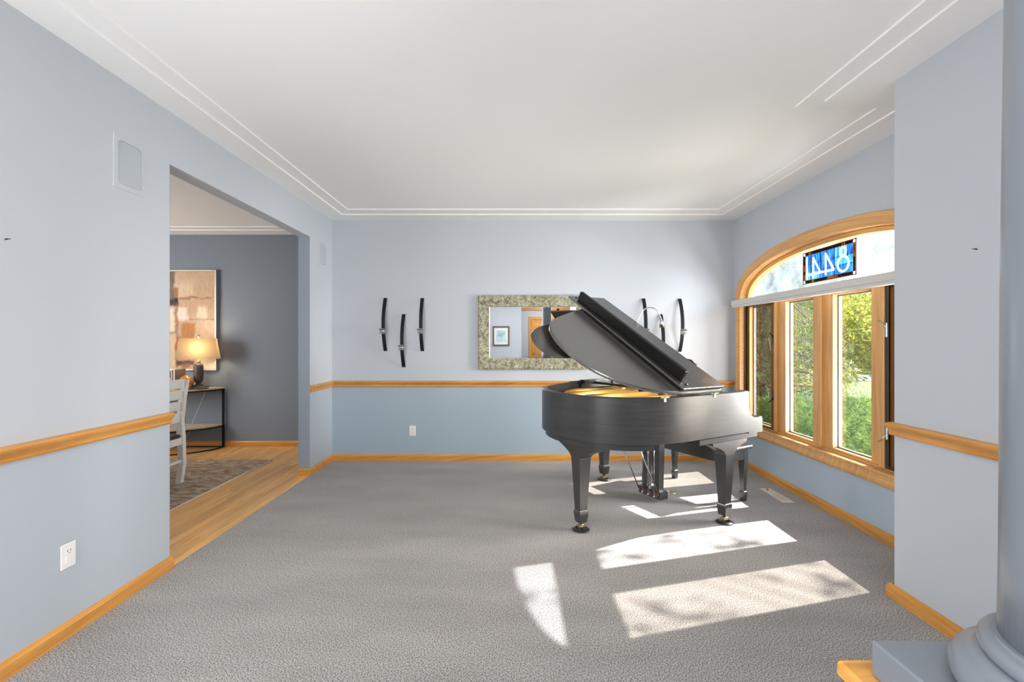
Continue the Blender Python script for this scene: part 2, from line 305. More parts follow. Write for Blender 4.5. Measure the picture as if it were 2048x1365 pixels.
# ------------------------------------------------------------------ mesh helpers
class MB:
    def __init__(s):
        s.bm = bmesh.new(); s.uvmode = None; s.mi = 0
    def quad(s, pts):
        vs = [s.bm.verts.new(p) for p in pts]; f = s.bm.faces.new(vs); f.material_index = s.mi; return f
    def box(s, x0, x1, y0, y1, z0, z1, bevel=0.0):
        b = bmesh.new(); bmesh.ops.create_cube(b, size=1.0)
        for v in b.verts:
            v.co = Vector(((x0 + x1) / 2 + v.co.x * (x1 - x0), (y0 + y1) / 2 + v.co.y * (y1 - y0), (z0 + z1) / 2 + v.co.z * (z1 - z0)))
        if bevel: bmesh.ops.bevel(b, geom=b.edges[:], offset=bevel, segments=1, profile=0.5, affect='EDGES')
        s.join(b); return s
    def obox(s, c, ax, ay, az, hx, hy, hz, bevel=0.0):
        """oriented box: centre, three unit axes, half sizes"""
        b = bmesh.new(); bmesh.ops.create_cube(b, size=2.0)
        c, ax, ay, az = Vector(c), Vector(ax), Vector(ay), Vector(az)
        if bevel:
            for v in b.verts: v.co = Vector((v.co.x * hx, v.co.y * hy, v.co.z * hz))
            bmesh.ops.bevel(b, geom=b.edges[:], offset=bevel, segments=1, profile=0.5, affect='EDGES')
            for v in b.verts: v.co = c + ax * v.co.x + ay * v.co.y + az * v.co.z
        else:
            for v in b.verts: v.co = c + ax * (v.co.x * hx) + ay * (v.co.y * hy) + az * (v.co.z * hz)
        bmesh.ops.recalc_face_normals(b, faces=b.faces[:]); s.join(b); return s
    def join(s, b):
        b.verts.index_update(); m = {}
        for v in b.verts: m[v.index] = s.bm.verts.new(v.co)
        for f in b.faces:
            try:
                nf = s.bm.faces.new([m[v.index] for v in f.verts]); nf.material_index = s.mi; nf.smooth = f.smooth
            except ValueError: pass
        b.free()
    def loft(s, rings, closed_ring=True, cap=True, smooth=False, closed_path=False):
        vv = [[s.bm.verts.new(p) for p in r] for r in rings]
        n = len(rings[0]); last = len(vv) if closed_path else len(vv) - 1
        for i in range(last):
            a, b = vv[i], vv[(i + 1) % len(vv)]
            for j in range(n if closed_ring else n - 1):
                k = (j + 1) % n
                f = s.bm.faces.new((a[j], a[k], b[k], b[j])); f.smooth = smooth; f.material_index = s.mi
        if cap and not closed_path and closed_ring:
            for r in (vv[0], vv[-1]):
                f = s.bm.faces.new(r); f.material_index = s.mi
        return s
    def prism(s, poly, fn, t0, t1, smooth=False):
        """poly: 2D points; fn(a,b,t) -> 3D"""
        return s.loft([[fn(a, b, t0) for a, b in poly], [fn(a, b, t1) for a, b in poly]], smooth=smooth)
    def tube(s, pts, r, n=8, smooth=True):
        pts = [Vector(p) for p in pts]; rings = []
        up = None
        for i, p in enumerate(pts):
            t = (pts[min(i + 1, len(pts) - 1)] - pts[max(i - 1, 0)]).normalized()
            if up is None: up = Vector((0, 0, 1)) if abs(t.z) < 0.9 else Vector((1, 0, 0))
            a = t.cross(up); a = a.normalized() if a.length > 1e-6 else t.orthogonal().normalized()
            b = t.cross(a).normalized(); up = -b if (-b).dot(up) > 0 else b
            rr = r[i] if isinstance(r, (list, tuple)) else r
            rings.append([p + a * (rr * math.cos(2 * math.pi * k / n)) + b * (rr * math.sin(2 * math.pi * k / n)) for k in range(n)])
        return s.loft(rings, smooth=smooth)
    def lathe(s, prof, c=(0, 0, 0), n=24, smooth=True, cap=True, fl=0, fld=0.0):
        c = Vector(c); rings = []
        for r, z in prof:
            ring = []
            for k in range(n):
                a = 2 * math.pi * k / n
                rr = max(r, 1e-4) * (1 - (fld if fl and k % 2 else 0))
                ring.append(c + Vector((rr * math.cos(a), rr * math.sin(a), z)))
            rings.append(ring)
        return s.loft(rings, smooth=smooth, cap=cap)
    def build(s, name, mats, parent=None, grain=None, smooth_angle=None, uvfn=None):
        bm = s.bm
        bmesh.ops.recalc_face_normals(bm, faces=bm.faces[:])
        me = bpy.data.meshes.new(name)
        if grain is not None or uvfn:
            uv = bm.loops.layers.uv.new('UVMap')
            for f in bm.faces:
                for l in f.loops:
                    c = l.vert.co
                    if uvfn: l[uv].uv = uvfn(c)
                    else:
                        o = [c.x, c.y, c.z]; a = o.pop(grain); l[uv].uv = (a, o[0] + o[1] * 1.31)
        bm.to_mesh(me); bm.free()
        for m in (mats if isinstance(mats, (list, tuple)) else [mats]): me.materials.append(m)
        o = bpy.data.objects.new(name, me); C.objects.link(o)
        if parent: o.parent = parent
        return o

def empty(name, loc=(0, 0, 0), rz=0.0):
    o = bpy.data.objects.new(name, None); C.objects.link(o); o.location = loc; o.rotation_euler = (0, 0, rz); o.empty_display_size = 0.1
    return o
def tag(o, label=None, cat=None, group=None, kind=None):
    if label: o['label'] = label
    if cat: o['category'] = cat
    if group: o['group'] = group
    if kind: o['kind'] = kind
    return o
def struct(o): o['kind'] = 'structure'; return o
def copy_tree(o, parent=None):
    c = o.copy(); C.objects.link(c)
    if parent: c.parent = parent
    for ch in [x for x in bpy.data.objects if x.parent == o]: copy_tree(ch, c)
    return c
def catmull(pts, sub=6):
    out = []
    n = len(pts)
    for i in range(n - 1):
        p0, p1, p2, p3 = pts[max(i - 1, 0)], pts[i], pts[i + 1], pts[min(i + 2, n - 1)]
        for k in range(sub):
            t = k / sub
            out.append(tuple(0.5 * (2 * p1[d] + (p2[d] - p0[d]) * t + (2 * p0[d] - 5 * p1[d] + 4 * p2[d] - p3[d]) * t * t + (3 * p1[d] - p0[d] - 3 * p2[d] + p3[d]) * t ** 3) for d in range(len(p1))))
    out.append(tuple(pts[-1]))
    return out
def offset_poly(pts, d, closed=False):
    """offset an open or closed 2D line to its left by d"""
    n = len(pts); out = []
    for i in range(n):
        if closed: a, b, c = pts[i - 1], pts[i], pts[(i + 1) % n]
        else: a, b, c = pts[max(i - 1, 0)], pts[i], pts[min(i + 1, n - 1)]
        def nrm(p, q):
            dx, dy = q[0] - p[0], q[1] - p[1]; L = math.hypot(dx, dy)
            return (-dy / L, dx / L) if L > 1e-9 else None
        n1, n2 = nrm(a, b), nrm(b, c)
        n1 = n1 or n2; n2 = n2 or n1
        k = 1 + n1[0] * n2[0] + n1[1] * n2[1]; k = max(k, 0.3)
        out.append((b[0] + d * (n1[0] + n2[0]) / k, b[1] + d * (n1[1] + n2[1]) / k))
    return out

# ------------------------------------------------------------------ room shell
XL, XR, YB = -2.051, 2.53, 5.186
XN, YN = 2.025, 2.43            # near right wall face and its corner
TW = 0.117                      # left wall thickness
O0, O1, OZ = 2.725, 4.62, 2.425 # opening to the dining room
YD = 5.88                       # dining room back wall
RAIL = 0.88
def wall_box(mb, x0, x1, y0, y1, z0=0.0, z1=CEIL + 0.05, split=RAIL):
    if z0 < split < z1:
        mb.mi = 1; mb.box(x0, x1, y0, y1, z0, split); mb.mi = 0; mb.box(x0, x1, y0, y1, split, z1)
    else:
        mb.mi = 0 if z0 >= split else 1; mb.box(x0, x1, y0, y1, z0, z1); mb.mi = 0

mb = MB(); mb.box(XL, 2.7, -4.2, YB + 0.1, -0.06, 0.0)
floor = struct(mb.build('floor', M['carpet']))

mb = MB()
wall_box(mb, XL - TW, XL, -1.7, O0); wall_box(mb, XL - TW, XL, O1, YD + 0.1); mb.mi = 0
mb.box(XL - TW, XL, O0, O1, OZ, CEIL + 0.05)
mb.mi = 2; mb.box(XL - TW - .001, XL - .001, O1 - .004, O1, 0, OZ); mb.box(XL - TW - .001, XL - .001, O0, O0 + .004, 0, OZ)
struct(mb.build('wall_left', [M['wall'], M['wall_left_low_lit'], M['wall_jamb']]))
mb = MB(); wall_box(mb, XL, XR + 0.16, YB, YB + 0.12)
struct(mb.build('wall_back', [M['wall'], M['wall_low']]))

# window opening (jamb line), arched head
WY0, WY1, WC = 2.55, 5.03, 3.79
WZ0, WZS, WHA, WH = 0.47, 1.824, 1.24, 0.385
def arch_pts(a, h, n=40, e=2.25):
    out = []
    for i in range(n + 1):
        t = math.pi * i / n
        c, s_ = math.cos(t), math.sin(t)
        out.append((WC + a * math.copysign(abs(c) ** (2 / e), c), WZS + h * abs(s_) ** (2 / e)))
    return out                  # from +Y side over the top to the -Y side
loop = [(WY0, WZ0), (WY1, WZ0)] + arch_pts(WHA, WH)       # closed, counter-clockwise as (y, z)
cut = offset_poly(loop, -0.02, True)
mb = MB()
ARCH = sorted([p for p in cut if p[1] > WZS - 0.001], key=lambda p: p[0])
y_lo, y_hi, z_lo = ARCH[0][0], ARCH[-1][0], min(p[1] for p in cut)
wall_box(mb, XR, XR + 0.15, YN - 0.02, y_lo); wall_box(mb, XR, XR + 0.15, y_hi, YB)
mb.mi = 1; mb.box(XR, XR + 0.15, y_lo, y_hi, 0, z_lo); mb.mi = 0
for (ya, za), (yb, zb) in zip(ARCH[:-1], ARCH[1:]):
    mb.loft([[(XR, ya, za), (XR, yb, zb), (XR, yb, CEIL + .05), (XR, ya, CEIL + .05)],
             [(XR + .15, ya, za), (XR + .15, yb, zb), (XR + .15, yb, CEIL + .05), (XR + .15, ya, CEIL + .05)]])
struct(mb.build('wall_right', [M['wall'], M['wall_low_win_lit']]))
mb = MB(); wall_box(mb, XN, 2.68, -4.0, YN - 0.02)
struct(mb.build('wall_right_near', [M['wall'], M['wall']]))

# hall behind the camera (seen in the mirror)
mb = MB(); wall_box(mb, XL - TW, -1.95, -1.82, -1.7); wall_box(mb, -0.62, 0.25, -1.82, -1.7)
mb.mi = 0; mb.box(-1.95, -0.62, -1.82, -1.7, 2.5, CEIL + .05); mb.mi = 1; mb.box(-1.95, -0.62, -1.82, -1.7, 0, 0.4)
wall_box(mb, 0.15, 0.25, -4.0, -1.82)
struct(mb.build('wall_rear', [M['wall'], M['wall_low']]))
mb = MB(); wall_box(mb, 0.15, 2.68, -4.12, -4.0)
struct(mb.build('wall_entry', [M['wall'], M['wall_low']]))

# ceiling with two shallow drywall steps that follow the room outline
P0 = [(XL, -1.7), (XL, YB), (XR, YB), (XR, YN - .02), (XN, YN - .02), (XN, -1.7)]
P1 = [(-1.85, -1.45), (-1.85, 4.96), (2.295, 4.96), (2.295, 2.62), (1.80, 2.62), (1.80, -1.45)]
P2 = [(-1.737, -1.3), (-1.737, 4.803), (2.175, 4.803), (2.175, 2.705), (1.683, 2.705), (1.683, -1.3)]
mb = MB(); bm = mb.bm; ST = 0.011
def vring(P, z): return [bm.verts.new((x, y, z)) for x, y in P]
r0, r1a, r1b, r2a, r2b = vring(P0, CEIL), vring(P1, CEIL), vring(P1, CEIL + ST), vring(P2, CEIL + ST), vring(P2, CEIL + 2 * ST)
for a, b in ((r0, r1a), (r1a, r1b), (r1b, r2a), (r2a, r2b)):
    for i in range(6): bm.faces.new((a[i], a[(i + 1) % 6], b[(i + 1) % 6], b[i]))
bm.faces.new(r2b)
mb.box(XL - .2, 2.7, -4.2, YB + .2, CEIL + 0.06, CEIL + 0.12)
mb.box(0.15, XN, -4.1, -1.7, CEIL, CEIL + 0.05)
struct(mb.build('ceiling', M['ceil']))
# dining room shell
mb = MB(); mb.mi = 0; mb.box(-6.4, XL - TW, YD, YD + .1, 0, CEIL + .05); mb.box(-6.5, -6.4, 1.0, YD, 0, CEIL + .05); mb.box(-6.5, XL - TW, 0.9, 1.0, 0, CEIL + .05)
struct(mb.build('wall_dining', M['wall_din']))
D0 = [(XL - TW, 1.0), (XL - TW, YD), (-6.4, YD), (-6.4, 1.0)]
D1 = [(-2.4, 1.2), (-2.4, 5.66), (-6.2, 5.66), (-6.2, 1.2)]
D2 = [(-2.52, 1.3), (-2.52, 5.54), (-6.1, 5.54), (-6.1, 1.3)]
mb = MB(); bm = mb.bm
r0, r1a, r1b, r2a, r2b = vring(D0, CEIL), vring(D1, CEIL), vring(D1, CEIL + ST), vring(D2, CEIL + ST), vring(D2, CEIL + 2 * ST)
for a, b in ((r0, r1a), (r1a, r1b), (r1b, r2a), (r2a, r2b)):
    for i in range(4): bm.faces.new((a[i], a[(i + 1) % 4], b[(i + 1) % 4], b[i]))
bm.faces.new(r2b)
mb.box(-6.5, XL - .1, .9, YD + .1, CEIL + 0.06, CEIL + 0.12)
struct(mb.build('ceiling_dining', M['ceil']))

# oak strip floor of the dining room: each board its own object
mb = MB(); mb.box(-6.4, XL, 0.95, YD, -0.06, -0.004)
fd = struct(mb.build('floor_dining', M['slot']))
unit = None
PW = 0.0572
row = 0; x = XL - 0.002
plank_meshes = []
while x > -4.35:
    y = 2.2 - rnd.random() * 0.9
    while y < YD - 0.02:
        L = rnd.uniform(0.55, 1.5); y1 = min(y + L, YD)
        if y1 - y > 0.05 and not (x < -2.95 and y1 < 5.0 and y < 5.0):
            m_ = MB(); m_.box(-PW / 2 + .0005, PW / 2 - .0005, 0.0006, (y1 - y) - .0006, -0.012, 0.0, bevel=0.0009)
            o = m_.build('plank', M['plank'], fd, grain=1); o.location = (x - PW / 2, y, 0.0)
        y = y1
    x -= PW; row += 1

# skirting and rails
def run(name, pts, prof, material, plane_up=True, parent=None):
    """sweep a (depth, height) profile along a floor line; room lies to the left of the line"""
    rings = []
    offs = {}
    for d, z in prof:
        offs.setdefault(d, offset_poly(pts, d))
    m_ = MB(); n = len(pts)
    for i in range(n - 1):
        m_.loft([[(offs[d][k][0], offs[d][k][1], z) for d, z in prof] for k in (i, i + 1)], smooth=False)
    dx, dy = pts[-1][0] - pts[0][0], pts[-1][1] - pts[0][1]
    L = math.hypot(dx, dy)
    return struct(m_.build(name, material, parent, uvfn=lambda c: ((c.x * dx + c.y * dy) / L, c.z * 1.0 + abs(c.x * dy - c.y * dx) / L)))
BASE = [(0, 0), (0.016, 0), (0.016, 0.055), (0.011, 0.064), (0.007, 0.072), (0, 0.074)]
def railprof(z): return [(0, z), (0.012, z), (0.016, z + .008), (0.014, z + .018), (0.020, z + .030), (0.033, z + .046), (0.036, z + .056), (0.033, z + .064), (0, z + .068)]
Z_B = 0.844
run('baseboard_back', [(XR, YB), (XL, YB), (XL, O1), (XL - TW, O1)], BASE, M['oak'])
run('trim_1', [(XR - .0, YB), (XL, YB), (XL, O1)], railprof(Z_B), M['oak'])
run('baseboard_left', [(XL - TW, O0), (XL, O0), (XL, -1.7)], BASE, M['oak'])
run('trim_2', [(XL, O0), (XL, -1.7)], railprof(0.871), M['oak'])
run('baseboard_right', [(XN, -1.7), (XN, YN), (XR, YN), (XR, YB)], BASE, M['oak'])
run('trim_3', [(XN, 0.6), (XN, YN)], railprof(0.866), M['oak'])
run('baseboard_dining', [(XL - TW, YD), (-6.4, YD)], BASE, M['oak'])

# ------------------------------------------------------------------ arched window in the right wall
win = struct(empty('window_1', (XR, WC, WZ0)))
def wpart(mb_, name, m, grain=None, uvfn=None, parent=None):
    o = mb_.build(name, m, None, grain=grain, uvfn=uvfn)
    p = parent or win
    for v in o.data.vertices: v.co -= Vector((XR, WC, WZ0))
    o.parent = p
    return o
def loop_sweep(path, prof, x_face):
    """prof: (outward offset in the wall plane, distance into the room)"""
    m_ = MB(); rings = []
    offs = [offset_poly(path, -o, True) for o, d in prof]
    for i in range(len(path)):
        rings.append([(x_face - prof[j][1], offs[j][i][0], offs[j][i][1]) for j in range(len(prof))])
    m_.loft(rings, closed_path=True)
    return m_
cum = {}
def arch_uv(c):
    dy, dz = c.y - WC, c.z - WZS
    if dz < 0: return (c.z if abs(dy) > 1.2 else c.y, (c.y if abs(dy) > 1.2 else c.z) + c.x)
    a = math.atan2(dz / 0.43, dy / 1.28)
    return (a * 1.2, math.hypot(dy / 1.28, dz / 0.43) * 0.5 + c.x)
wpart(loop_sweep(loop, [(0, 0.0), (0, .012), (.012, .016), (.022, .012), (.045, .014), (.058, .021), (.075, .024), (.088, .020), (.096, .010), (.096, 0.0)], XR), 'casing', M['oak_win'], uvfn=arch_uv)
wpart(loop_sweep(loop, [(0, -.145), (0, 0.001), (.018, 0.001), (.018, -.145)], XR), 'jamb', M['oak_win'], uvfn=arch_uv)
mb = MB(); mb.box(XR + .05, XR + .14, WY0, WY1, 1.76, 1.802, bevel=.004); wpart(mb, 'transom_bar', M['oak_win'], grain=1)
mb = MB(); mb.box(XR + .05, XR + .145, WY0, WY1, WZ0, WZ0 + .018, bevel=.002); wpart(mb, 'sill', M['oak_win'], grain=1)
MU = [4.43, 3.79, 3.155]
for y in MU:
    mb = MB(); mb.box(XR + .028, XR + .145, y - .021, y + .021, WZ0 + .016, 1.765, bevel=.004); wpart(mb, 'mullion', M['oak_win'], grain=2)
units = [(WY1, MU[0] + .021), (MU[0] - .021, MU[1] + .021), (MU[1] - .021, MU[2] + .021), (MU[2] - .021, WY0)]
glass_y = [(4.955, 4.545), (4.302, 3.912), (3.668, 3.277), (3.035, 2.64)]
XP = XR + .10                                     # pane plane
for i, ((ya, yb), (ga, gb)) in enumerate(zip(units, glass_y)):
    z0, z1, zg0, zg1 = WZ0 + .018, 1.765, .504, 1.735
    dark = i in (0, 3)
    mb = MB()
    xa, xb = XR + .055, XR + .118
    mb.box(xa, xb, ga, ya, z0, z1, bevel=.003); mb.box(xa, xb, yb, gb, z0, z1, bevel=.003)
    sash = wpart(mb, 'sash', M['oak_win'], grain=2)
    mb = MB(); mb.box(xa, xb, gb, ga, z0, zg0, bevel=.003); wpart(mb, 'sash_rail', M['oak_win'], grain=1, parent=sash)
    mb = MB(); mb.box(xa, xb, gb, ga, zg1, z1, bevel=.003); wpart(mb, 'sash_rail', M['oak_win'], grain=1, parent=sash)
    mb = MB()
    for (p, q, r_, s_) in ((ga - .012, ga, zg0, zg1), (gb, gb + .012, zg0, zg1), (gb, ga, zg0, zg0 + .010), (gb, ga, zg1 - .010, zg1)):
        mb.box(XP - .004, XP + .022, p, q, r_, s_)
    wpart(mb, 'spacer', M['alu'], parent=sash)
    mb = MB(); mb.box(XP + .008, XP + .012, gb + .005, ga - .005, zg0 + .004, zg1 - .004); wpart(mb, 'pane', M['pane'], parent=sash)
    if dark:
        mb = MB(); w = .022
        for (p, q, r_, s_) in ((ya - .028, ya - .002, z0, z1), (yb + .002, yb + .012, z0, z1), (yb + .012, ya - .028, z0, z0 + .018), (yb + .012, ya - .028, z1 - w, z1)):
            mb.box(xa - .018, xa - .004, p, q, r_, s_, bevel=.002)
        sf = wpart(mb, 'screen_frame', M['bronze']); tag(sf, 'dark bronze insect screen frame')
        mb = MB(); mb.box(xa - .012, xa - .011, yb + .012, ya - .028, z0 + .018, z1 - w); wpart(mb, 'screen', M['screen'], parent=sf)
for y, zz, m in ((4.463, 1.38, 'iron'), (4.463, .83, 'iron'), (3.115, 1.44, 'nickel'), (3.115, .74, 'nickel')):
    mb = MB(); up = 1 if zz > 1 else -1
    x0 = XR + .038 if y > 4 else XR + .03
    mb.box(x0 - .006, x0 + .01, y - .012, y + .012, zz - .05, zz + .05, bevel=.003)
    mb.tube([(x0 - .004, y, zz + up * .02), (x0 - .02, y + .01, zz + up * .045), (x0 - .028, y + .035, zz + up * .07)], [.007, .006, .005], 6)
    wpart(mb, 'latch', M[m])
# arched pane (textured glass)
ap = offset_poly([(WY0, 1.80)] + [(WY1, 1.80)] + arch_pts(WHA, WH), .028, True)
mb = MB(); mb.prism(ap, lambda a, b, t: (XP + t, a, b), .008, .012); wpart(mb, 'arched_pane', M['pane_arch'])
al = offset_poly([(WY0, 1.80)] + [(WY1, 1.80)] + arch_pts(WHA, WH), 0.002, True)
mb = MB(); rings = []
inn = offset_poly(al, .034, True)
for i in range(len(al)):
    rings.append([(XR + .06, *al[i]), (XR + .06, *inn[i]), (XR + .125, *inn[i]), (XR + .125, *al[i])])
mb.loft(rings, closed_path=True); wpart(mb, 'arched_sash', M['oak_win'], uvfn=arch_uv)

# raised shade cassette across the window
sh = empty('window_shade', (2.48, WC, 1.745))
def part(mb_, name, m, parent, base=(0, 0, 0), **k):
    o = mb_.build(name, m, None, **k)
    for v in o.data.vertices: v.co -= Vector(base)
    o.parent = parent
    return o
mb = MB(); mb.box(2.452, 2.505, 2.47, 5.10, 1.757, 1.815, bevel=.005); part(mb, 'headrail', M['shade_white'], sh, sh.location)
mb = MB()
for i in range(5): mb.box(2.458, 2.498, 2.48, 5.09, 1.745 + i * .0024, 1.7468 + i * .0024)
part(mb, 'folded_cells', M['white'], sh, sh.location)
mb = MB(); mb.box(2.455, 2.5, 2.475, 5.095, 1.735, 1.745, bevel=.002); part(mb, 'bottom_rail', M['shade_white'], sh, sh.location)
tag(sh, 'white cellular shade drawn up into its cassette across the arched window', 'window shade')

# stained glass house number, seen from its back
sgp = empty('stained_glass_panel', (XR + .07, 3.752, 1.869))
SY0, SY1, SZ0, SZ1 = 3.44, 4.065, 1.869, 2.145
def sg(s, t): return (SY1 + (SY0 - SY1) * s, SZ1 + (SZ0 - SZ1) * t)        # s from left, t from top, as seen from the room
sx = XR + .07
def sgbox(s0, s1, t0, t1, name, m, x0=0.0, x1=.004, gap=.0012):
    (ya, za), (yb, zb) = sg(s0, t0), sg(s1, t1)
    b = MB(); b.box(sx + x0, sx + x1, yb + gap, ya - gap, zb + gap, za - gap)
    return part(b, name, M[m], sgp, sgp.location)
bs, bt = .048, .10
for s0, s1, t0, t1 in ((0, .01, 0, 1), (.99, 1, 0, 1), (0, 1, 0, .022), (0, 1, .978, 1)): sgbox(s0, s1, t0, t1, 'lead_edge', 'lead', -.002, .006, 0)
xs = [i / 14 for i in range(15)]
for i in range(14):
    a, b_ = bs + (1 - 2 * bs) * xs[i], bs + (1 - 2 * bs) * xs[i + 1]
    for t0, t1 in ((.02, bt), (1 - bt, .98)):
        sgbox(a, b_, t0, t1, 'border_tile', rnd.choice(['sg_amber', 'sg_brown', 'sg_brown', 'sg_amber', 'sg_brown']), gap=.0002)
for j in range(8):
    a, b_ = bt + (1 - 2 * bt) * j / 8, bt + (1 - 2 * bt) * (j + 1) / 8
    for s0, s1 in ((.01, bs), (1 - bs, .99)):
        sgbox(s0, s1, a, b_, 'border_tile', rnd.choice(['sg_amber', 'sg_brown', 'sg_brown']), gap=.0002)
for s0 in (.01, 1 - bs):
    for t0 in (.02, 1 - bt): sgbox(s0, s0 + bs - .01, t0, t0 + bt - .02, 'corner_tile', 'sg_white')
cols = [bs, .17, .36, .635, .86, 1 - bs]
rows = [bt, .39, .64, 1 - bt]
for i in range(5):
    for j in range(3):
        sgbox(cols[i], cols[i + 1], rows[j], rows[j + 1], 'field_tile', 'sg_teal' if (i, j) in ((3, 1), (3, 0), (4, 1), (0, 2), (1, 2)) else 'sg_blue')
mb = MB()
for c_ in cols[1:-1]:
    (y_, za), (_, zb) = sg(c_, bt), sg(c_, 1 - bt); mb.box(sx - .001, sx + .005, y_ - .0012, y_ + .0012, zb, za)
for r_ in rows:
    (ya, z_), (yb, _) = sg(bs, r_), sg(1 - bs, r_); mb.box(sx - .001, sx + .005, yb, ya, z_ - .0012, z_ + .0012)
part(mb, 'lead_came', M['lead'], sgp, sgp.location)
def stroke(b, p, q, w=.017):
    (y0, z0), (y1, z1) = sg(*p), sg(*q); d = Vector((y1 - y0, z1 - z0)).normalized() * 1.0; n = (-d.y * w / 2, d.x * w / 2)
    b.loft([[(sx - .003, y0 + n[0], z0 + n[1]), (sx - .003, y0 - n[0], z0 - n[1]), (sx - .003, y1 - n[0], z1 - n[1]), (sx - .003, y1 + n[0], z1 + n[1])],
            [(sx + .0055, y0 + n[0], z0 + n[1]), (sx + .0055, y0 - n[0], z0 - n[1]), (sx + .0055, y1 - n[0], z1 - n[1]), (sx + .0055, y1 + n[0], z1 + n[1])]])
def ring2(b, c, rs, rt, w=.017):
    yc, zc = sg(*c); ry, rz = rs * (SY1 - SY0), rt * (SZ1 - SZ0); rings = []
    for k in range(28):
        a = 2 * math.pi * k / 28; cy, cz = math.cos(a), math.sin(a)
        o_ = (yc + ry * cy, zc + rz * cz); i_ = (yc + (ry - w) * cy, zc + (rz - w) * cz)
        rings.append([(sx - .003, *o_), (sx - .003, *i_), (sx + .0055, *i_), (sx + .0055, *o_)])
    b.loft(rings, closed_path=True)
numerals = []
def digit(fn):
    b = MB(); fn(b); numerals.append(part(b, 'numeral', M['sg_white'], sgp, sgp.location))
digit(lambda b: stroke(b, (.088, .15), (.088, .87)))
digit(lambda b: (stroke(b, (.222, .20), (.222, .85)), stroke(b, (.215, .21), (.375, .745)), stroke(b, (.125, .735), (.385, .735))))
digit(lambda b: (stroke(b, (.472, .18), (.472, .85)), stroke(b, (.465, .19), (.625, .735)), stroke(b, (.405, .73), (.635, .73))))
digit(lambda b: (ring2(b, (.785, .275), .060, .150), ring2(b, (.787, .625), .108, .245)))
# let the numerals into the blue tiles and the came
bpy.context.view_layer.update()
for t in [o for o in sgp.children if o.name.split('.')[0] in ('field_tile', 'lead_came')]:
    for n_ in numerals:
        md_ = t.modifiers.new('cut', 'BOOLEAN'); md_.operation = 'DIFFERENCE'; md_.object = n_; md_.solver = 'EXACT'; md_.use_self = True
dg = bpy.context.evaluated_depsgraph_get()
for t in [o for o in sgp.children if o.modifiers]:
    nm_ = bpy.data.meshes.new_from_object(t.evaluated_get(dg)); t.modifiers.clear(); t.data = nm_
tag(sgp, 'blue stained glass house number 8441 hung in the arched pane, read from behind', 'stained glass')

# ------------------------------------------------------------------ grand piano
K = Vector((1.787, 3.43, 0)); ANG = math.atan2(.49, .872)
piano = tag(empty('grand_piano', K, ANG), 'black satin baby grand piano with its lid raised and front flap folded back', 'piano')
def P(u, w, z): return (-u, w, z)
ZT, ZBm = .99, .678
ctrl = [(0.0, 0.0), (.35, 0.0), (.70, 0.003), (.90, .028), (1.05, .092), (1.17, .182), (1.265, .305), (1.318, .45), (1.334, .60), (1.32, .75), (1.27, .90), (1.17, 1.03), (1.02, 1.125), (.86, 1.205), (.72, 1.275), (.58, 1.35), (.44, 1.408), (.30, 1.432), (.15, 1.435), (0.0, 1.435)]
OUT = catmull(ctrl, 5)
INN = offset_poly(OUT, .045)
mb = MB(); rings = []
for (a, b) in zip(OUT, INN):
    rings.append([P(*a, ZBm), P(*a, ZT - .006), P(a[0] + (b[0] - a[0]) * .13, a[1] + (b[1] - a[1]) * .13, ZT), P(*b, ZT), P(*b, ZBm)])
mb.loft(rings, smooth=False)
# cheeks running on to the arms, with the scooped cut
ck = [(0.0, ZT), (.003, .95), (.005, .90), (0.0, .855), (-.012, .822), (-.035, .797), (-.07, .784), (-.11, .783), (-.14, .787), (-.158, .785), (-.167, .772), (-.168, ZBm - .012), (0.004, ZBm - .012)]
for w0, w1 in ((0.0, .075), (1.36, 1.435)):
    mb.prism(ck, lambda a, b, t: P(a, t, b), w0, w1)
rim = mb.build('rim', M['ebony_rim'], piano)
for p in rim.data.polygons: p.use_smooth = len(p.vertices) == 4 and abs(p.normal.z) < .3 and p.area < .05
rim.data.shade_smooth(); rim.data.set_sharp_from_angle(angle=R(24))
# stepped lower rim at the tail
low = [p for p in OUT if p[0] > .93]
lo1 = offset_poly(low, .028); lo2 = offset_poly(low, .10)
mb = MB(); mb.loft([[P(*a, .632), P(*a, ZBm + .002), P(*b, ZBm + .002), P(*b, .632)] for a, b in zip(lo1, lo2)], smooth=True)
lr = mb.build('lower_rim', M['ebony_rim'], piano); lr.data.shade_smooth(); lr.data.set_sharp_from_angle(angle=R(30))
mb = MB(); mb.box(*sorted((-.52, .150)), .03, 1.405, .624, ZBm - .012, bevel=.003); mb.build('keybed', M['ebony_rim'], piano)
mb = MB(); mb.obox(P(-.005, .7175, .80), (1, 0, .12), (0, 1, 0), (-.12, 0, 1), .010, .640, .095, bevel=.004); mb.box(.01, .15, .075, 1.36, .666, .742, bevel=.004)
mb.build('fallboard', M['ebony'], piano)
mb = MB(); mb.box(-.33, -.03, .046, 1.39, .945, .968, bevel=.003); mb.build('music_shelf', M['ebony'], piano)
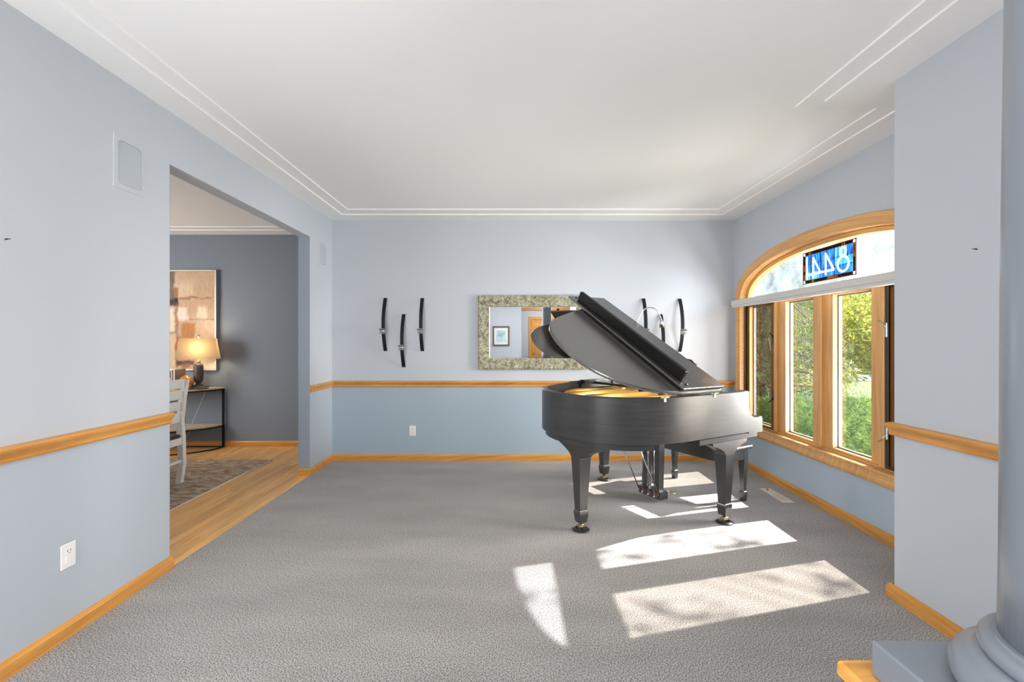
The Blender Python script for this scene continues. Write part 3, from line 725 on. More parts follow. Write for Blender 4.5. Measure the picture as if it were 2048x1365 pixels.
# soundboard, plate
sb = offset_poly(OUT, .043)
mb = MB(); mb.prism(sb, lambda a, b, t: P(a, b, t), .800, .815); mb.build('soundboard', M['soundboard'], piano)
pl = [p for p in offset_poly(OUT, .047)]
pl2 = [p for p in offset_poly(OUT, .135)]
mb = MB()
mb.loft([[P(*a, .875), P(*a, .915), P(*b, .895), P(*b, .865)] for a, b in zip(pl, pl2)], smooth=True)
for w0, ut, hz in ((.23, 1.10, .940), (.40, 1.20, .952), (.60, 1.235, .962), (.82, 1.19, .962), (1.02, 1.02, .955)):      # struts of the plate, curving down at the tail
    cr = [(ut, .868), (ut - .012, .895), (ut - .035, .920), (ut - .07, hz - .012), (ut - .12, hz - .003), (ut - .19, hz), (.33, hz - .012)]
    mb.loft([[P(u_, w0 - .022, .860), P(u_, w0 - .012, z_ - .004), P(u_, w0 - .006, z_), P(u_, w0 + .006, z_), P(u_, w0 + .012, z_ - .004), P(u_, w0 + .022, .860)] for u_, z_ in cr], smooth=True)
for (uc, wc, r_, hz) in ((1.17, .315, .062, .935), (1.20, .50, .070, .945), (1.17, .71, .075, .945), (1.05, .92, .075, .94)):      # raised collars round the openings
    rr = []
    for k in range(20):
        a = 2 * math.pi * k / 20; c_, s_ = math.cos(a), math.sin(a); zt_ = .885 + (hz - .885) * (.5 + .5 * s_)
        rr.append([P(uc + r_ * c_, wc + r_ * s_, .862), P(uc + r_ * c_, wc + r_ * s_, zt_), P(uc + (r_ - .009) * c_, wc + (r_ - .009) * s_, zt_), P(uc + (r_ - .009) * c_, wc + (r_ - .009) * s_, .862)])
    mb.loft(rr, closed_path=True, smooth=False)
plate = mb.build('iron_plate', M['gold'], piano); tag(plate, 'gold painted iron plate')
mb = MB()
for i in range(46):
    w_ = .12 + i * .026; mb.box(-(1.20 - abs(w_ - .55) * .35), -.36, w_ - .0011, w_ + .0011, .904, .907)
tag(mb.build('strings', M['brass'], piano), kind='stuff')
mb = MB()
mb.tube([P(.60, 1.31, .93), P(.585, 1.28, .985)], .02, 10); mb.lathe([(.001, -.02), (.024, -.014), (.027, 0), (.024, .014), (.001, .02)], P(.585, 1.27, .985), 14)
mb.box(-.72, -.585, 1.262, 1.288, .972, .992)
mb.build('prop_hinge', M['iron'], piano)
TH = math.atan2(.733, 1.291); CT, ST_ = math.cos(TH), math.sin(TH)
ZH = 1.003
def LP(u, b, t): return (-u, b * CT - t * ST_, ZH + b * ST_ + t * CT)
mb = MB(); mb.tube([P(.20, 1.30, .93), LP(.36, 1.16, -.004)], .011, 8); mb.build('prop_stick', M['ebony'], piano)
# lid: main board
lid_o = offset_poly([p for p in OUT], -.014)
UF = .335
lid_poly = [(UF, -.014)] + [p for p in lid_o if p[0] > UF + .01] + [(UF, 1.452)]
lin = offset_poly(lid_poly, .010, True)
mb = MB()
mb.loft([[LP(*p, 0.0) for p in lin], [LP(*p, .004) for p in lid_poly], [LP(*p, .012) for p in lid_poly], [LP(*p, .0135) for p in offset_poly(lid_poly, .004, True)],
         [LP(*p, .0135) for p in offset_poly(lid_poly, .007, True)], [LP(*p, .020) for p in offset_poly(lid_poly, .009, True)], [LP(*p, .024) for p in offset_poly(lid_poly, .016, True)]])
lid = mb.build('lid', M['lid'], piano)
# folded flap lying on the lid, with its deep front rail standing up
mb = MB(); fx0, fx1 = .33, .748
hx, cx_ = (fx1 - fx0) / 2, (fx0 + fx1) / 2
def lbox(b, u0, u1, b0, b1, t0, t1, bev=.003):
    c = LP((u0 + u1) / 2, (b0 + b1) / 2, (t0 + t1) / 2)
    b.obox(c, (1, 0, 0), (0, CT, ST_), (0, -ST_, CT), (u1 - u0) / 2, (b1 - b0) / 2, (t1 - t0) / 2, bevel=bev)
lbox(mb, fx0, fx1, -.006, 1.478, .034, .052)
flap = mb.build('lid_flap', M['lid'], piano)
mb = MB(); lbox(mb, .662, .700, .075, 1.40, .052, .135, .005); fr = mb.build('flap_rail', M['ebony_dark'], piano); fr.parent = flap
for b_ in (.04, 1.445):
    mb = MB(); lbox(mb, .672, .690, b_ - .009, b_ + .009, .052, .060, .003); o = mb.build('rubber_bumper', M['black_rubber'], piano); o.parent = flap
for b_ in (.22, .72, 1.05):
    mb = MB(); lbox(mb, .655, .663, b_ - .006, b_ + .006, .10, .112, .002); o = mb.build('brass_screw', M['brass'], piano); o.parent = flap
for b_ in (.15, .75, 1.3):
    mb = MB(); lbox(mb, .322, .345, b_ - .04, b_ + .04, .022, .036, .002); o = mb.build('flap_hinge', M['brass'], piano); o.parent = flap
for u_ in (.40, .90):
    mb = MB(); mb.tube([P(u_ - .035, -.006, ZT + .004), P(u_ + .035, -.006, ZT + .004)], .0065, 8); mb.box(-u_ - .008, -u_ + .008, -.006, .0, ZT - .025, ZT)
    mb.build('lid_hinge', M['brass'], piano)
# music desk leaning back
md = []
for a, b in catmull([(.40, 0.0), (.395, .08), (.405, .15), (.44, .195), (.50, .21), (.72, .215), (.94, .21), (1.0, .195), (1.035, .15), (1.045, .08), (1.04, 0.0)], 4): md.append((a, b))
mb = MB(); mb.prism(md, lambda a, b, t: P(.012 + t + b * .32, a, .970 + b * 1.17), -.008, .008); mb.build('music_desk', M['ebony'], piano)

# legs
def leg_mb(u0, w0, turn=False, sc=1.0):
    lv = [(.640, .200), (.604, .196), (.590, .155), (.575, .118), (.560, .088), (.545, .066), (.530, .0535), (.524, .0515), (.520, .0495), (.150, .0315), (.147, .0335), (.138, .0365), (.128, .0375), (.122, .0375), (.062, .0305)]
    hw = [.050] * 9 + [.0315, .0335, .0365, .0375, .0375, .0305]
    b = MB(); rings = []
    for (z, hu), h in zip(lv, hw):
        hv = h if z < .53 else .050
        a, c_ = (hv, hu) if turn else (hu, hv)
        rings.append([P(u0 - a, w0 - c_, z), P(u0 + a, w0 - c_, z), P(u0 + a, w0 + c_, z), P(u0 - a, w0 + c_, z)])
    b.loft(rings)
    return b
leg_pos = [(.171, .085, False), (.255, 1.345, False), (1.195, .505, True)]
leg_world = []
for (u0, w0, tr) in leg_pos:
    lg = leg_mb(u0, w0, tr).build('leg', M['ebony_rim'] if False else M['ebony'], piano)
    mb = MB()
    mb.lathe([(.014, .060), (.014, .045), (.022, .043), (.022, .036)], P(u0, w0, 0), 12)
    mb.box(-u0 - .022, -u0 - .014, w0 - .016, w0 + .016, .018, .046); mb.box(-u0 + .014, -u0 + .022, w0 - .016, w0 + .016, .018, .046)
    rr = []
    for k in range(2):
        rr.append([(-u0 - .012 + .024 * k, w0 + .016 * math.cos(2 * math.pi * j / 16), .026 + .016 * math.sin(2 * math.pi * j / 16)) for j in range(16)])
    mb.loft(rr)
    o = mb.build('castor', M['brass'], piano); o.parent = lg
    leg_world.append(Vector((K.x + math.cos(ANG) * -u0 - math.sin(ANG) * w0, K.y + math.sin(ANG) * -u0 + math.cos(ANG) * w0, 0)))
mb = MB(); mb.box(-1.10, -.50, .47, .60, .66, .70); mb.box(-.98, -.90, .15, 1.05, .66, .70); mb.build('under_beam', M['ebony'], piano)
# pedal lyre
ly = tag(empty('pedal_lyre'), None); ly.parent = piano; ly.location = P(.245, .72, 0)
def lyp(b, name, m, parent=None):
    o = b.build(name, M[m], None)
    for v in o.data.vertices: v.co -= ly.location
    o.parent = parent or ly
    return o
mb = MB(); mb.box(-.292, -.198, .595, .845, .028, .092, bevel=.006); lyp(mb, 'pedal_box', 'ebony')
mb = MB(); mb.box(-.32, -.17, .60, .84, .60, .628, bevel=.004); lyp(mb, 'top_block', 'ebony')
for w_ in (.652, .790):
    mb = MB(); mb.loft([[P(.245 - a, w_ - b, z), P(.245 + a, w_ - b, z), P(.245 + a, w_ + b, z), P(.245 - a, w_ + b, z)] for z, a, b in ((.088, .026, .023), (.35, .030, .028), (.605, .034, .036))])
    lyp(mb, 'post', 'ebony')
for w_ in (.652, .720, .788):
    mb = MB(); mb.tube([P(.304, w_, .05), P(.304, w_, .66)], .004, 8); mb.lathe([(.001, .04), (.009, .042), (.009, .056), (.001, .058)], P(.304, w_, 0), 10); mb.box(-.312, -.29, w_ - .01, w_ + .01, .038, .05)
    lyp(mb, 'pedal_rod', 'chrome')
    mb = MB(); mb.box(-.296, -.29, w_ - .016, w_ + .016, .046, .078, bevel=.003); lyp(mb, 'felt_block', 'felt')
    mb = MB(); mb.loft([[P(u_, w_ - h, z - .004), P(u_, w_ + h, z - .004), P(u_, w_ + h, z + .004), P(u_, w_ - h, z + .004)] for u_, h, z in ((.20, .012, .052), (.13, .012, .050), (.10, .022, .047), (.07, .024, .043), (.055, .016, .040))])
    lyp(mb, 'pedal', 'brass')
for w_, we in ((.835, .82), (.605, .62)):
    mb = MB(); mb.tube([P(.30, w_, .075), P(.60, we, .66)], .0055, 8); lyp(mb, 'brace_rod', 'chrome')

# castor cups on the carpet
cup0 = None
for i, (p, lab) in enumerate(zip(leg_world, ['black castor cup under the piano leg nearest the window', 'black castor cup under the far piano leg by the back wall', 'black castor cup under the tail leg of the piano'])):
    if cup0 is None:
        mb = MB(); mb.lathe([(.001, .001), (.060, .001), (.064, .004), (.062, .009), (.050, .013), (.046, .016), (.040, .016), (.034, .008), (.001, .008)], n=28)
        cup0 = mb.build('castor_cup', M['black_rubber']); c = cup0
    else:
        c = cup0.copy(); C.objects.link(c)
    c.location = p; tag(c, lab, 'castor cup', 'castor cups under the piano legs')

# piano bench
bench = tag(empty('piano_bench', K, ANG), 'black wooden piano bench with tapered legs tucked under the keyboard', 'bench')
mb = MB(); mb.box(.075, .435, .25, 1.10, .452, .480, bevel=.006); mb.build('seat', M['ebony'], bench)
mb = MB()
mb.box(.095, .113, .285, 1.065, .36, .453); mb.box(.397, .415, .285, 1.065, .36, .453); mb.box(.10, .41, .285, .303, .36, .453); mb.box(.10, .41, 1.047, 1.065, .36, .453)
mb.build('apron', M['ebony'], bench)
for u_ in (-.118, -.392):
    for w_ in (.31, 1.04):
        mb = MB(); mb.loft([[P(u_ - a, w_ - a, z), P(u_ + a, w_ - a, z), P(u_ + a, w_ + a, z), P(u_ - a, w_ + a, z)] for z, a in ((.453, .027), (.36, .027), (.085, .0165), (.08, .021), (.055, .023), (.0, .018))])
        mb.build('leg', M['ebony'], bench)

# gooseneck lamp standing on the piano
def to_world(u, w, z): return Vector((K.x + math.cos(ANG) * -u - math.sin(ANG) * w, K.y + math.sin(ANG) * -u + math.cos(ANG) * w, z))
lb = to_world(.26, .914, .968)
pl_ = tag(empty('gooseneck_lamp', lb), 'thin chrome gooseneck lamp arching above the raised piano lid', 'lamp')
mb = MB(); mb.lathe([(.001, 0), (.06, 0), (.06, .012), (.045, .02), (.001, .022)], n=24); mb.build('base', M['iron'], pl_)
cyc = [(0, 0, .02), (-.004, 0, .25), (0, 0, .47), (.008, 0, .53), (.035, 0, .62), (.085, 0, .685), (.14, 0, .70), (.19, 0, .675), (.22, 0, .62), (.232, 0, .59)]
mb = MB(); mb.tube(catmull(cyc, 4), .0048, 8); mb.build('neck', M['chrome'], pl_)
mb = MB(); mb.lathe([(.010, .015), (.014, 0), (.026, -.055), (.024, -.055), (.011, -.002)], (.236, 0, .575), 16); mb.build('lamp_head', M['chrome'], pl_)
mb = MB(); mb.lathe([(.001, -.046), (.016, -.048), (.018, -.05), (.001, -.052)], (.236, 0, .575), 12)
mb.build('bulb', mat('lit_bulb', (1, .95, .85), .4, emit=(1, .88, .7), estr=4.0), pl_)

# ------------------------------------------------------------------ mirror on the back wall
MX0, MX1, MZ0, MZ1 = (956 - 1024) / 175.5, (1175 - 1024) / 175.5, H - (739 - 682.5) / 175.5, H - (592 - 682.5) / 175.5
MX0 *= .993; MX1 *= .993
mc = Vector(((MX0 + MX1) / 2, YB, MZ0))
mir = tag(empty('wall_mirror', mc), 'wide wall mirror in a broad mottled green leaf mosaic frame', 'mirror')
fw = .124; Y0f, Y1f = YB - .042, YB
def mitre(pts_out, pts_in, name):
    b = MB(); a0, a1 = pts_out; b0, b1 = pts_in
    b.loft([[(a0[0], Y0f + .006, a0[1]), (a1[0], Y0f + .006, a1[1]), (a1[0], Y1f, a1[1]), (a0[0], Y1f, a0[1])],
            [((a0[0] * .9 + b0[0] * .1), Y0f, a0[1] * .9 + b0[1] * .1), ((a1[0] * .9 + b1[0] * .1), Y0f, a1[1] * .9 + b1[1] * .1), (a1[0] * .9 + b1[0] * .1, Y1f, a1[1] * .9 + b1[1] * .1), (a0[0] * .9 + b0[0] * .1, Y1f, a0[1] * .9 + b0[1] * .1)],
            [(b0[0], Y0f + .008, b0[1]), (b1[0], Y0f + .008, b1[1]), (b1[0], Y1f, b1[1]), (b0[0], Y1f, b0[1])]], cap=True)
    part(b, name, M['mosaic'], mir, mc)
o_ = [(MX0, MZ0), (MX1, MZ0), (MX1, MZ1), (MX0, MZ1)]; i_ = [(MX0 + fw, MZ0 + fw), (MX1 - fw, MZ0 + fw), (MX1 - fw, MZ1 - fw), (MX0 + fw, MZ1 - fw)]
for k in range(4): mitre((o_[k], o_[(k + 1) % 4]), (i_[k], i_[(k + 1) % 4]), 'frame_side')
mb = MB(); bv = .012
x0, x1, z0, z1 = MX0 + fw - .004, MX1 - fw + .004, MZ0 + fw - .004, MZ1 - fw + .004
mb.loft([[(x0, Y1f - .010, z0), (x1, Y1f - .010, z0), (x1, Y1f - .010, z1), (x0, Y1f - .010, z1)], [(x0, Y1f - .018, z0), (x1, Y1f - .018, z0), (x1, Y1f - .018, z1), (x0, Y1f - .018, z1)],
         [(x0 + bv, Y1f - .0195, z0 + bv), (x1 - bv, Y1f - .0195, z0 + bv), (x1 - bv, Y1f - .0195, z1 - bv), (x0 + bv, Y1f - .0195, z1 - bv)]])
part(mb, 'mirror_glass', M['mirror'], mir, mc)

# ------------------------------------------------------------------ wall sconces
SL = .604
def make_sconce():
    r = empty('candle_sconce')
    b = MB(); rings = []
    for i in range(17):
        t = i / 16; z = SL * (1 - t); d = .004 + .092 * (1 - (2 * t - 1) ** 2)
        rings.append([(-.0195, -d, z), (.0195, -d, z), (.0195, -d - .005, z), (-.0195, -d - .005, z)])
    b.loft(rings); b.build('bar', M['iron'], r)
    zc = SL * .37; d = .004 + .092 * (1 - (1 - 2 * .37) ** 2) + .008
    b = MB(); rr = []
    for k in range(20):
        a = 2 * math.pi * k / 20
        rr.append([(.036 * math.cos(a), -d - .036 + .036 * math.sin(a), zc + .016), (.033 * math.cos(a), -d - .036 + .033 * math.sin(a), zc + .016), (.033 * math.cos(a), -d - .036 + .033 * math.sin(a), zc + .022), (.036 * math.cos(a), -d - .036 + .036 * math.sin(a), zc + .022)])
    b.loft(rr, closed_path=True); b.box(-.012, .012, -d - .004, -d + .008, zc - .02, zc + .022); b.build('ring', M['iron'], r)
    b = MB(); b.lathe([(.001, -.028), (.028, -.028), (.031, .032), (.0285, .032), (.0255, -.022), (.001, -.022)], (0, -d - .036, zc), 20); b.build('glass_cup', M['glass'], r)
    return r
first = make_sconce()
sc_l = ['leftmost black bowed candle sconce on the back wall, high', 'lower black candle sconce hanging in the middle of the left trio', 'right high black candle sconce of the left trio, nearest the mirror',
        'high black candle sconce just right of the mirror, half behind the piano lamp', 'lower black candle sconce behind the lit head of the piano lamp', 'rightmost black candle sconce, high and nearest the window']
for i, (px, py) in enumerate([(771.3, 702.6), (807.8, 734.8), (845, 702.7), (1286.5, 703.5), (1321, 735), (1358.8, 704)]):
    o = first if i == 0 else copy_tree(first)
    o.location = ((px - 1024) / 175.5, YB, H - (py - 682.5) / 175.5)
    tag(o, sc_l[i], 'wall sconce', 'candle sconces on the back wall')

# ------------------------------------------------------------------ in-wall speakers, outlets, register
def rrect(w, h, r, n=5):
    out = []
    for cx, cy, a0 in ((w / 2 - r, h / 2 - r, 0), (-w / 2 + r, h / 2 - r, 90), (-w / 2 + r, -h / 2 + r, 180), (w / 2 - r, -h / 2 + r, 270)):
        for k in range(n + 1):
            a = R(a0 + 90 * k / n); out.append((cx + r * math.cos(a), cy + r * math.sin(a)))
    return out
def speaker(y, lab):
    r = tag(empty('wall_speaker', (XL, y, 2.303)), lab, 'speaker', 'painted speakers set into the left wall')
    b = MB(); ou, inn_ = rrect(.2, .28, .004), rrect(.152, .228, .024)
    b.loft([[(0.0, *p) for p in ou], [(.004, *p) for p in ou], [(.005, *p) for p in inn_], [(.0, *p) for p in inn_]], cap=False); b.build('frame', M['wall'], r)
    b = MB(); b.prism(rrect(.147, .223, .022), lambda a, c, t: (t, a, c), .0002, .0022); b.build('grille', M['grille'], r)
speaker(2.44, 'painted flush speaker high on the left wall before the doorway')
speaker(4.92, 'painted flush speaker on the wall strip beyond the doorway')
def outlet(loc, rz, lab, capped):
    r = tag(empty('wall_outlet', loc, rz), lab, 'outlet')
    b = MB(); b.box(-.0365, .0365, 0, .006, -.057, .057, bevel=.003); b.build('plate', M['white'], r)
    for s_ in (1, -1):
        b = MB(); b.prism(rrect(.034, .028, .010), lambda a, c, t: (a, t, c + s_ * .0195), .005, .0075); f = b.build('receptacle', M['white'], r)
        if capped and s_ < 0:
            b = MB(); b.prism(rrect(.036, .034, .012), lambda a, c, t: (a, t, c - .0195), .007, .012); o = b.build('safety_cap', M['white'], r); o.parent = f; continue
        b = MB(); b.box(-.0085, -.0060, .007, .0080, s_ * .0195, s_ * .0195 + .009); b.box(.0060, .0085, .007, .0080, s_ * .0195, s_ * .0195 + .009); b.lathe([(.001, 0), (.0025, 0), (.0025, .001), (.001, .001)], (0, 0, 0), 8)
        for v in b.bm.verts:
            if abs(v.co.x) < .003 and abs(v.co.y) < .003: v.co = Vector((v.co.x, .007 + v.co.z, s_ * .0195 - .006 + v.co.y))
        o = b.build('slots', M['slot'], r); o.parent = f
outlet((XL, 2.10, .375), R(-90), 'white outlet with a plugged lower socket low on the left wall', True)
outlet((-1.134, YB, .342), R(180), 'small white outlet on the blue lower part of the back wall', False)
reg = tag(empty('floor_register', (2.328, 4.01, 0)), 'beige metal floor register in the carpet beneath the window', 'floor vent')
b = MB()
b.box(-.05, .05, -.18, -.135, 0, .008, bevel=.002); b.box(-.05, .05, .02, .18, 0, .008, bevel=.002); b.box(-.05, -.028, -.135, .02, 0, .008); b.box(.028, .05, -.135, .02, 0, .008); b.build('faceplate', M['beige_metal'], reg)
b = MB(); b.box(-.029, .029, -.136, .021, .0005, .002); b.build('duct_shadow_box', M['slot'], reg)
for k in range(8):
    b = MB(); y_ = -.125 + k * .019; b.box(-.028, .028, y_ - .004, y_ + .004, .002, .007); b.build('louvre', M['beige_metal'], reg)
b = MB(); b.box(-.006, .006, .125, .15, .008, .014, bevel=.002); b.build('damper_lever', M['slot'], reg)
for nm, loc, rz, lab in (('picture_nail', (XL, 1.84, 1.775), 0, 'small dark nail left in the upper left wall'), ('picture_nail', (XN, 1.98, 1.763), 0, 'small dark nail left in the right wall near the column')):
    b = MB(); s_ = 1 if loc[0] < 0 else -1
    b.tube([(0, 0, 0), (s_ * .012, 0, .002)], .0016, 6); b.tube([(s_ * .012, -.008, .002), (s_ * .012, .010, .005)], .0018, 6)
    o = b.build(nm, M['iron']); o.location = loc; tag(o, lab, 'nail')

# ------------------------------------------------------------------ column on the knee wall
cx, cy = .746, .549; zt = .890
mb = MB(); mb.box(.60, XN, .36, .74, 0, .81); struct(mb.build('wall_knee', M['wall']))
mb = MB(); mb.box(.54, XN, .338, .762, .806, .834, bevel=.006); struct(mb.build('trim_4', M['oak'], grain=0))
col = tag(empty('round_column', (cx, cy, .834)), 'blue grey round column on a square plinth at the right edge', 'column')
mb = MB(); mb.box(-.175, .175, -.175, .175, 0, zt - .834, bevel=.003); mb.build('plinth', M['paint_grey'], col)
zb = zt - .834
tor = [(.150, zb)]
for k in range(9):
    a = R(-80 + 20 * k); tor.append((.140 + .020 * math.cos(a), zb + .022 + .022 * math.sin(a)))
tor += [(.138, zb + .048), (.132, zb + .054)]
for k in range(7):
    a = R(-70 + 23 * k); tor.append((.121 + .010 * math.cos(a), zb + .066 + .011 * math.sin(a)))
tor += [(.118, zb + .078), (.116, zb + .082), (.108, zb + .083)]
mb = MB(); mb.lathe(tor, n=64); o = mb.build('base_moulding', M['paint_grey'], col); o.data.set_sharp_from_angle(angle=R(40))
mb = MB(); mb.lathe([(.111, zb + .08), (.1095, .25), (.108, .6), (.104, 1.0), (.099, 1.5), (.097, 1.78)], n=64); mb.build('shaft', M['paint_grey'], col)
mb = MB(); mb.lathe([(.097, 1.76), (.108, 1.77), (.108, 1.785), (.100, 1.79), (.100, 1.80), (.125, 1.84), (.125, 1.855)], n=48); mb.box(-.14, .14, -.14, .14, 1.855, CEIL - .834, bevel=.003); mb.build('capital', M['paint_grey'], col)

# ------------------------------------------------------------------ dining room furniture
def half_ell(a, d, n=18, inset=0.0):
    return [((a - inset) * math.cos(math.pi * k / n), -(d - inset) * math.sin(math.pi * k / n)) for k in range(n + 1)]
TX, TZ = -4.40, .773
tb = tag(empty('console_table', (TX, YD - .02, 0)), 'half round console table with pale wood top and shelf on black metal frame', 'table')
a_, d_ = .70, .515
for nm, z0, z1, ins in (('tabletop', TZ - .018, TZ, .0), ('shelf', .285, .300, .012)):
    mb = MB(); mb.prism(half_ell(a_, d_, inset=ins), lambda a, b, t: (a, b, t), z0, z1); mb.build(nm, M['table_wood'], tb, grain=0)
def band(z0, z1, w=.012):
    b = MB(); o_, i_ = half_ell(a_, d_), half_ell(a_, d_, inset=w)
    b.loft([[(*p, z0), (*p, z1), (*q, z1), (*q, z0)] for p, q in zip(o_, i_)]); b.box(-a_, a_, -.014, -.002, z0, z1); return b
for z0, z1 in ((TZ - .034, TZ - .0185), (.270, .2845), (.0, .014)):
    band(z0, z1).build('hoop', M['iron'], tb)
for k in (0, 4.92, 13.08, 18):
    t = math.pi * k / 18; x_, y_ = (a_ - .011) * math.cos(t), -(d_ - .011) * math.sin(t) - (.011 if k in (0, 18) else 0)
    mb = MB(); mb.box(x_ - .011, x_ + .011, y_ - .011, y_ + .011, 0, TZ - .0185); mb.build('leg', M['iron'], tb)

def wp(px, Y, py): return ((px - 1024) * Y / 910.22, Y, H - (py - 682.5) * Y / 910.22)
LX, LY = wp(397, 5.62, 700)[0], 5.62
tl = tag(empty('table_lamp', (LX, LY, TZ), R(27)), 'lit table lamp with cream rectangular shade and dark ribbed body', 'lamp')
mb = MB(); mb.box(-.10, .10, -.08, .08, 0, .022, bevel=.004); mb.box(-.082, .082, -.064, .064, .022, .034, bevel=.004)
mb.lathe([(.058, .034), (.052, .046), (.030, .056), (.022, .068)], n=20); mb.build('base', M['lamp_body'], tl)
mb = MB(); mb.lathe([(.020, .062), (.024, .07), (.042, .09), (.051, .12), (.053, .20), (.052, .28), (.046, .30), (.030, .315), (.018, .32)], n=40, fl=1, fld=.07); mb.build('body', M['lamp_body'], tl)
mb = MB(); mb.lathe([(.014, .318), (.018, .325), (.022, .34), (.012, .35), (.009, .40), (.009, .64), (.016, .645), (.018, .655), (.008, .668), (.001, .67)], n=14); mb.build('stem', M['brass'], tl)
mb = MB(); rr = []
for z, hx_, hy_ in ((.372, .222, .105), (.625, .186, .085)):
    rr.append([(-hx_, -hy_, z), (hx_, -hy_, z), (hx_, hy_, z), (-hx_, hy_, z)])
mb.loft(rr, cap=False); sd = mb.build('shade', M['lampshade'], tl)
mb = MB(); mb.tube(catmull([(.05, .07, .02), (.06, .13, -.03), (.0, .15, -.2), (-.08, .16, -.42), (-.12, .15, -.56), (-.25, .12, -.74)], 5), .002, 6); mb.build('cord', M['white'], tl)
pt_d = bpy.data.lights.new('lamp_bulb_light', 'POINT'); pt = bpy.data.objects.new('lamp_bulb_light', pt_d); C.objects.link(pt)
pt.location = (LX, LY, TZ + .50); pt_d.energy = 6.5; pt_d.color = (1.0, .80, .56); pt_d.shadow_soft_size = .075

vx = wp(372, 5.53, 760)[0]
mb = MB(); mb.lathe([(.035, 0), (.055, .012), (.074, .043), (.080, .080), (.073, .120), (.052, .152), (.028, .165), (.026, .172), (.022, .172), (.022, .16), (.001, .15)], n=28)
vs = mb.build('round_vase', M['amber']); vs.location = (vx, 5.53, TZ); tag(vs, 'round amber glazed vase beside the lamp on the console table', 'vase')
# upright books left of the vase
bk = [(-4.1025, .010, .245, 'book_brown', 'slim dark brown book just left of the amber vase'), (-4.1170, .017, .238, 'book_cream', 'cream spined book beside the slim dark brown one'),
      (-4.1335, .014, .240, 'book_black', 'narrow black book between the two cream spined books'), (-4.1485, .014, .236, 'book_cream', 'second cream spined book, further left'), (-4.186, .058, .23, 'book_black', 'thick black book at the left end of the row')]
for i, (bx, th, hh, mm, lab) in enumerate(bk):
    r = tag(empty('book', (bx, 5.63, TZ)), lab, 'book', 'books on the console table')
    b = MB(); b.box(-th / 2, -th / 2 + .003, -.085, .085, 0, hh); b.box(th / 2 - .003, th / 2, -.085, .085, 0, hh); b.box(-th / 2, th / 2, -.087, -.083, 0, hh, bevel=.001); b.build('cover', M[mm], r)
    b = MB(); b.box(-th / 2 + .003, th / 2 - .003, -.083, .081, .004, hh - .004); b.build('pages', M['white_wood'], r)
mb = MB(); mb.lathe([(.001, 0), (.022, 0), (.02, .01), (.008, .02), (.02, .045), (.024, .07), (.014, .10), (.02, .12), (.016, .14), (.001, .15)], n=18)
og = mb.build('gilt_ornament', M['gold']); og.location = (-4.12, 5.47, TZ); tag(og, 'small gilt turned ornament in front of the books on the console table', 'ornament')

# abstract painting: pigment laid out in patches on a canvas
PX0, PX1, PZ0, PZ1 = -4.80, -3.79, .987, 2.279
pa = tag(empty('abstract_painting', ((PX0 + PX1) / 2, YD, PZ0)), 'large beige and rust abstract painting in a slim silver frame above the console', 'painting')
fr_w = .022
for (x0, x1, z0, z1, g) in ((PX0, PX0 + fr_w, PZ0, PZ1, 2), (PX1 - fr_w, PX1, PZ0, PZ1, 2), (PX0 + fr_w, PX1 - fr_w, PZ0, PZ0 + fr_w, 0), (PX0 + fr_w, PX1 - fr_w, PZ1 - fr_w, PZ1, 0)):
    mb = MB(); mb.box(x0, x1, YD - .05, YD - .002, z0, z1, bevel=.003); part(mb, 'frame_side', M['frame_silver'], pa, pa.location)
import mathutils.noise as mnoise
def srgb(r, g, b): return tuple(((c / 255 + .055) / 1.055) ** 2.4 if c > 10 else c / 3294 for c in (r, g, b))
patches = [  # v0 v1 t0 t1 colour softness opacity   (v, t over the visible right part of the canvas)
    (-.6, 1.1, -.1, 1.1, (205, 175, 148), .01, 1), (.3, 1.1, -.1, .42, (200, 168, 135), .08, .9), (.1, .55, .10, .26, (222, 200, 172), .06, .7),
    (-.3, .15, -.1, .32, (118, 96, 82), .03, .95), (-.2, .10, .12, .27, (122, 124, 108), .03, .8), (.14, .23, .16, .28, (165, 108, 52), .02, .9),
    (-.2, .23, .285, .345, (66, 46, 34), .025, .95), (.15, .23, .27, .31, (30, 22, 20), .02, 1), (.25, .62, .262, .285, (172, 100, 66), .012, .8), (.5, .94, .270, .280, (150, 92, 62), .006, .9),
    (-.3, .15, .37, .62, (238, 222, 202), .03, .9), (.21, .42, .37, .50, (240, 226, 208), .03, .95), (.62, .82, .355, .48, (236, 222, 196), .04, .85),
    (.16, .215, .33, 1.0, (168, 116, 78), .02, .8), (.28, .58, .53, .70, (192, 132, 70), .03, .95), (.6, 1.1, .50, .68, (214, 186, 160), .04, .9), (.45, 1.0, .49, .497, (160, 112, 84), .006, .8),
    (-.3, .17, .61, .63, (150, 120, 100), .01, .7), (-.3, .17, .64, 1.1, (222, 194, 162), .03, .9), (.18, .28, .68, .80, (190, 96, 40), .03, .9), (.18, .29, .78, .96, (112, 58, 34), .03, .95),
    (.2, .56, .885, .915, (205, 180, 160), .01, .7), (.2, .56, .92, .97, (96, 56, 40), .02, .9), (.3, .5, .955, 1.0, (150, 100, 80), .02, .8), (.6, 1.1, .84, 1.1, (222, 198, 176), .04, .9)]
nx_, nz_ = 110, 130
me = bpy.data.meshes.new('canvas'); vv, ff = [], []
X0, X1, Z0, Z1 = PX0 + fr_w, PX1 - fr_w, PZ0 + fr_w, PZ1 - fr_w
for j in range(nz_ + 1):
    for i in range(nx_ + 1):
        x_, z_ = X0 + (X1 - X0) * i / nx_, Z0 + (Z1 - Z0) * j / nz_
        vv.append((x_ - pa.location.x, -.035 - .0015 * mnoise.noise((x_ * 25, z_ * 25, 3)), z_ - pa.location.z))
for j in range(nz_):
    for i in range(nx_):
        a = j * (nx_ + 1) + i; ff.append((a, a + 1, a + nx_ + 2, a + nx_ + 1))
me.from_pydata(vv, [], ff)
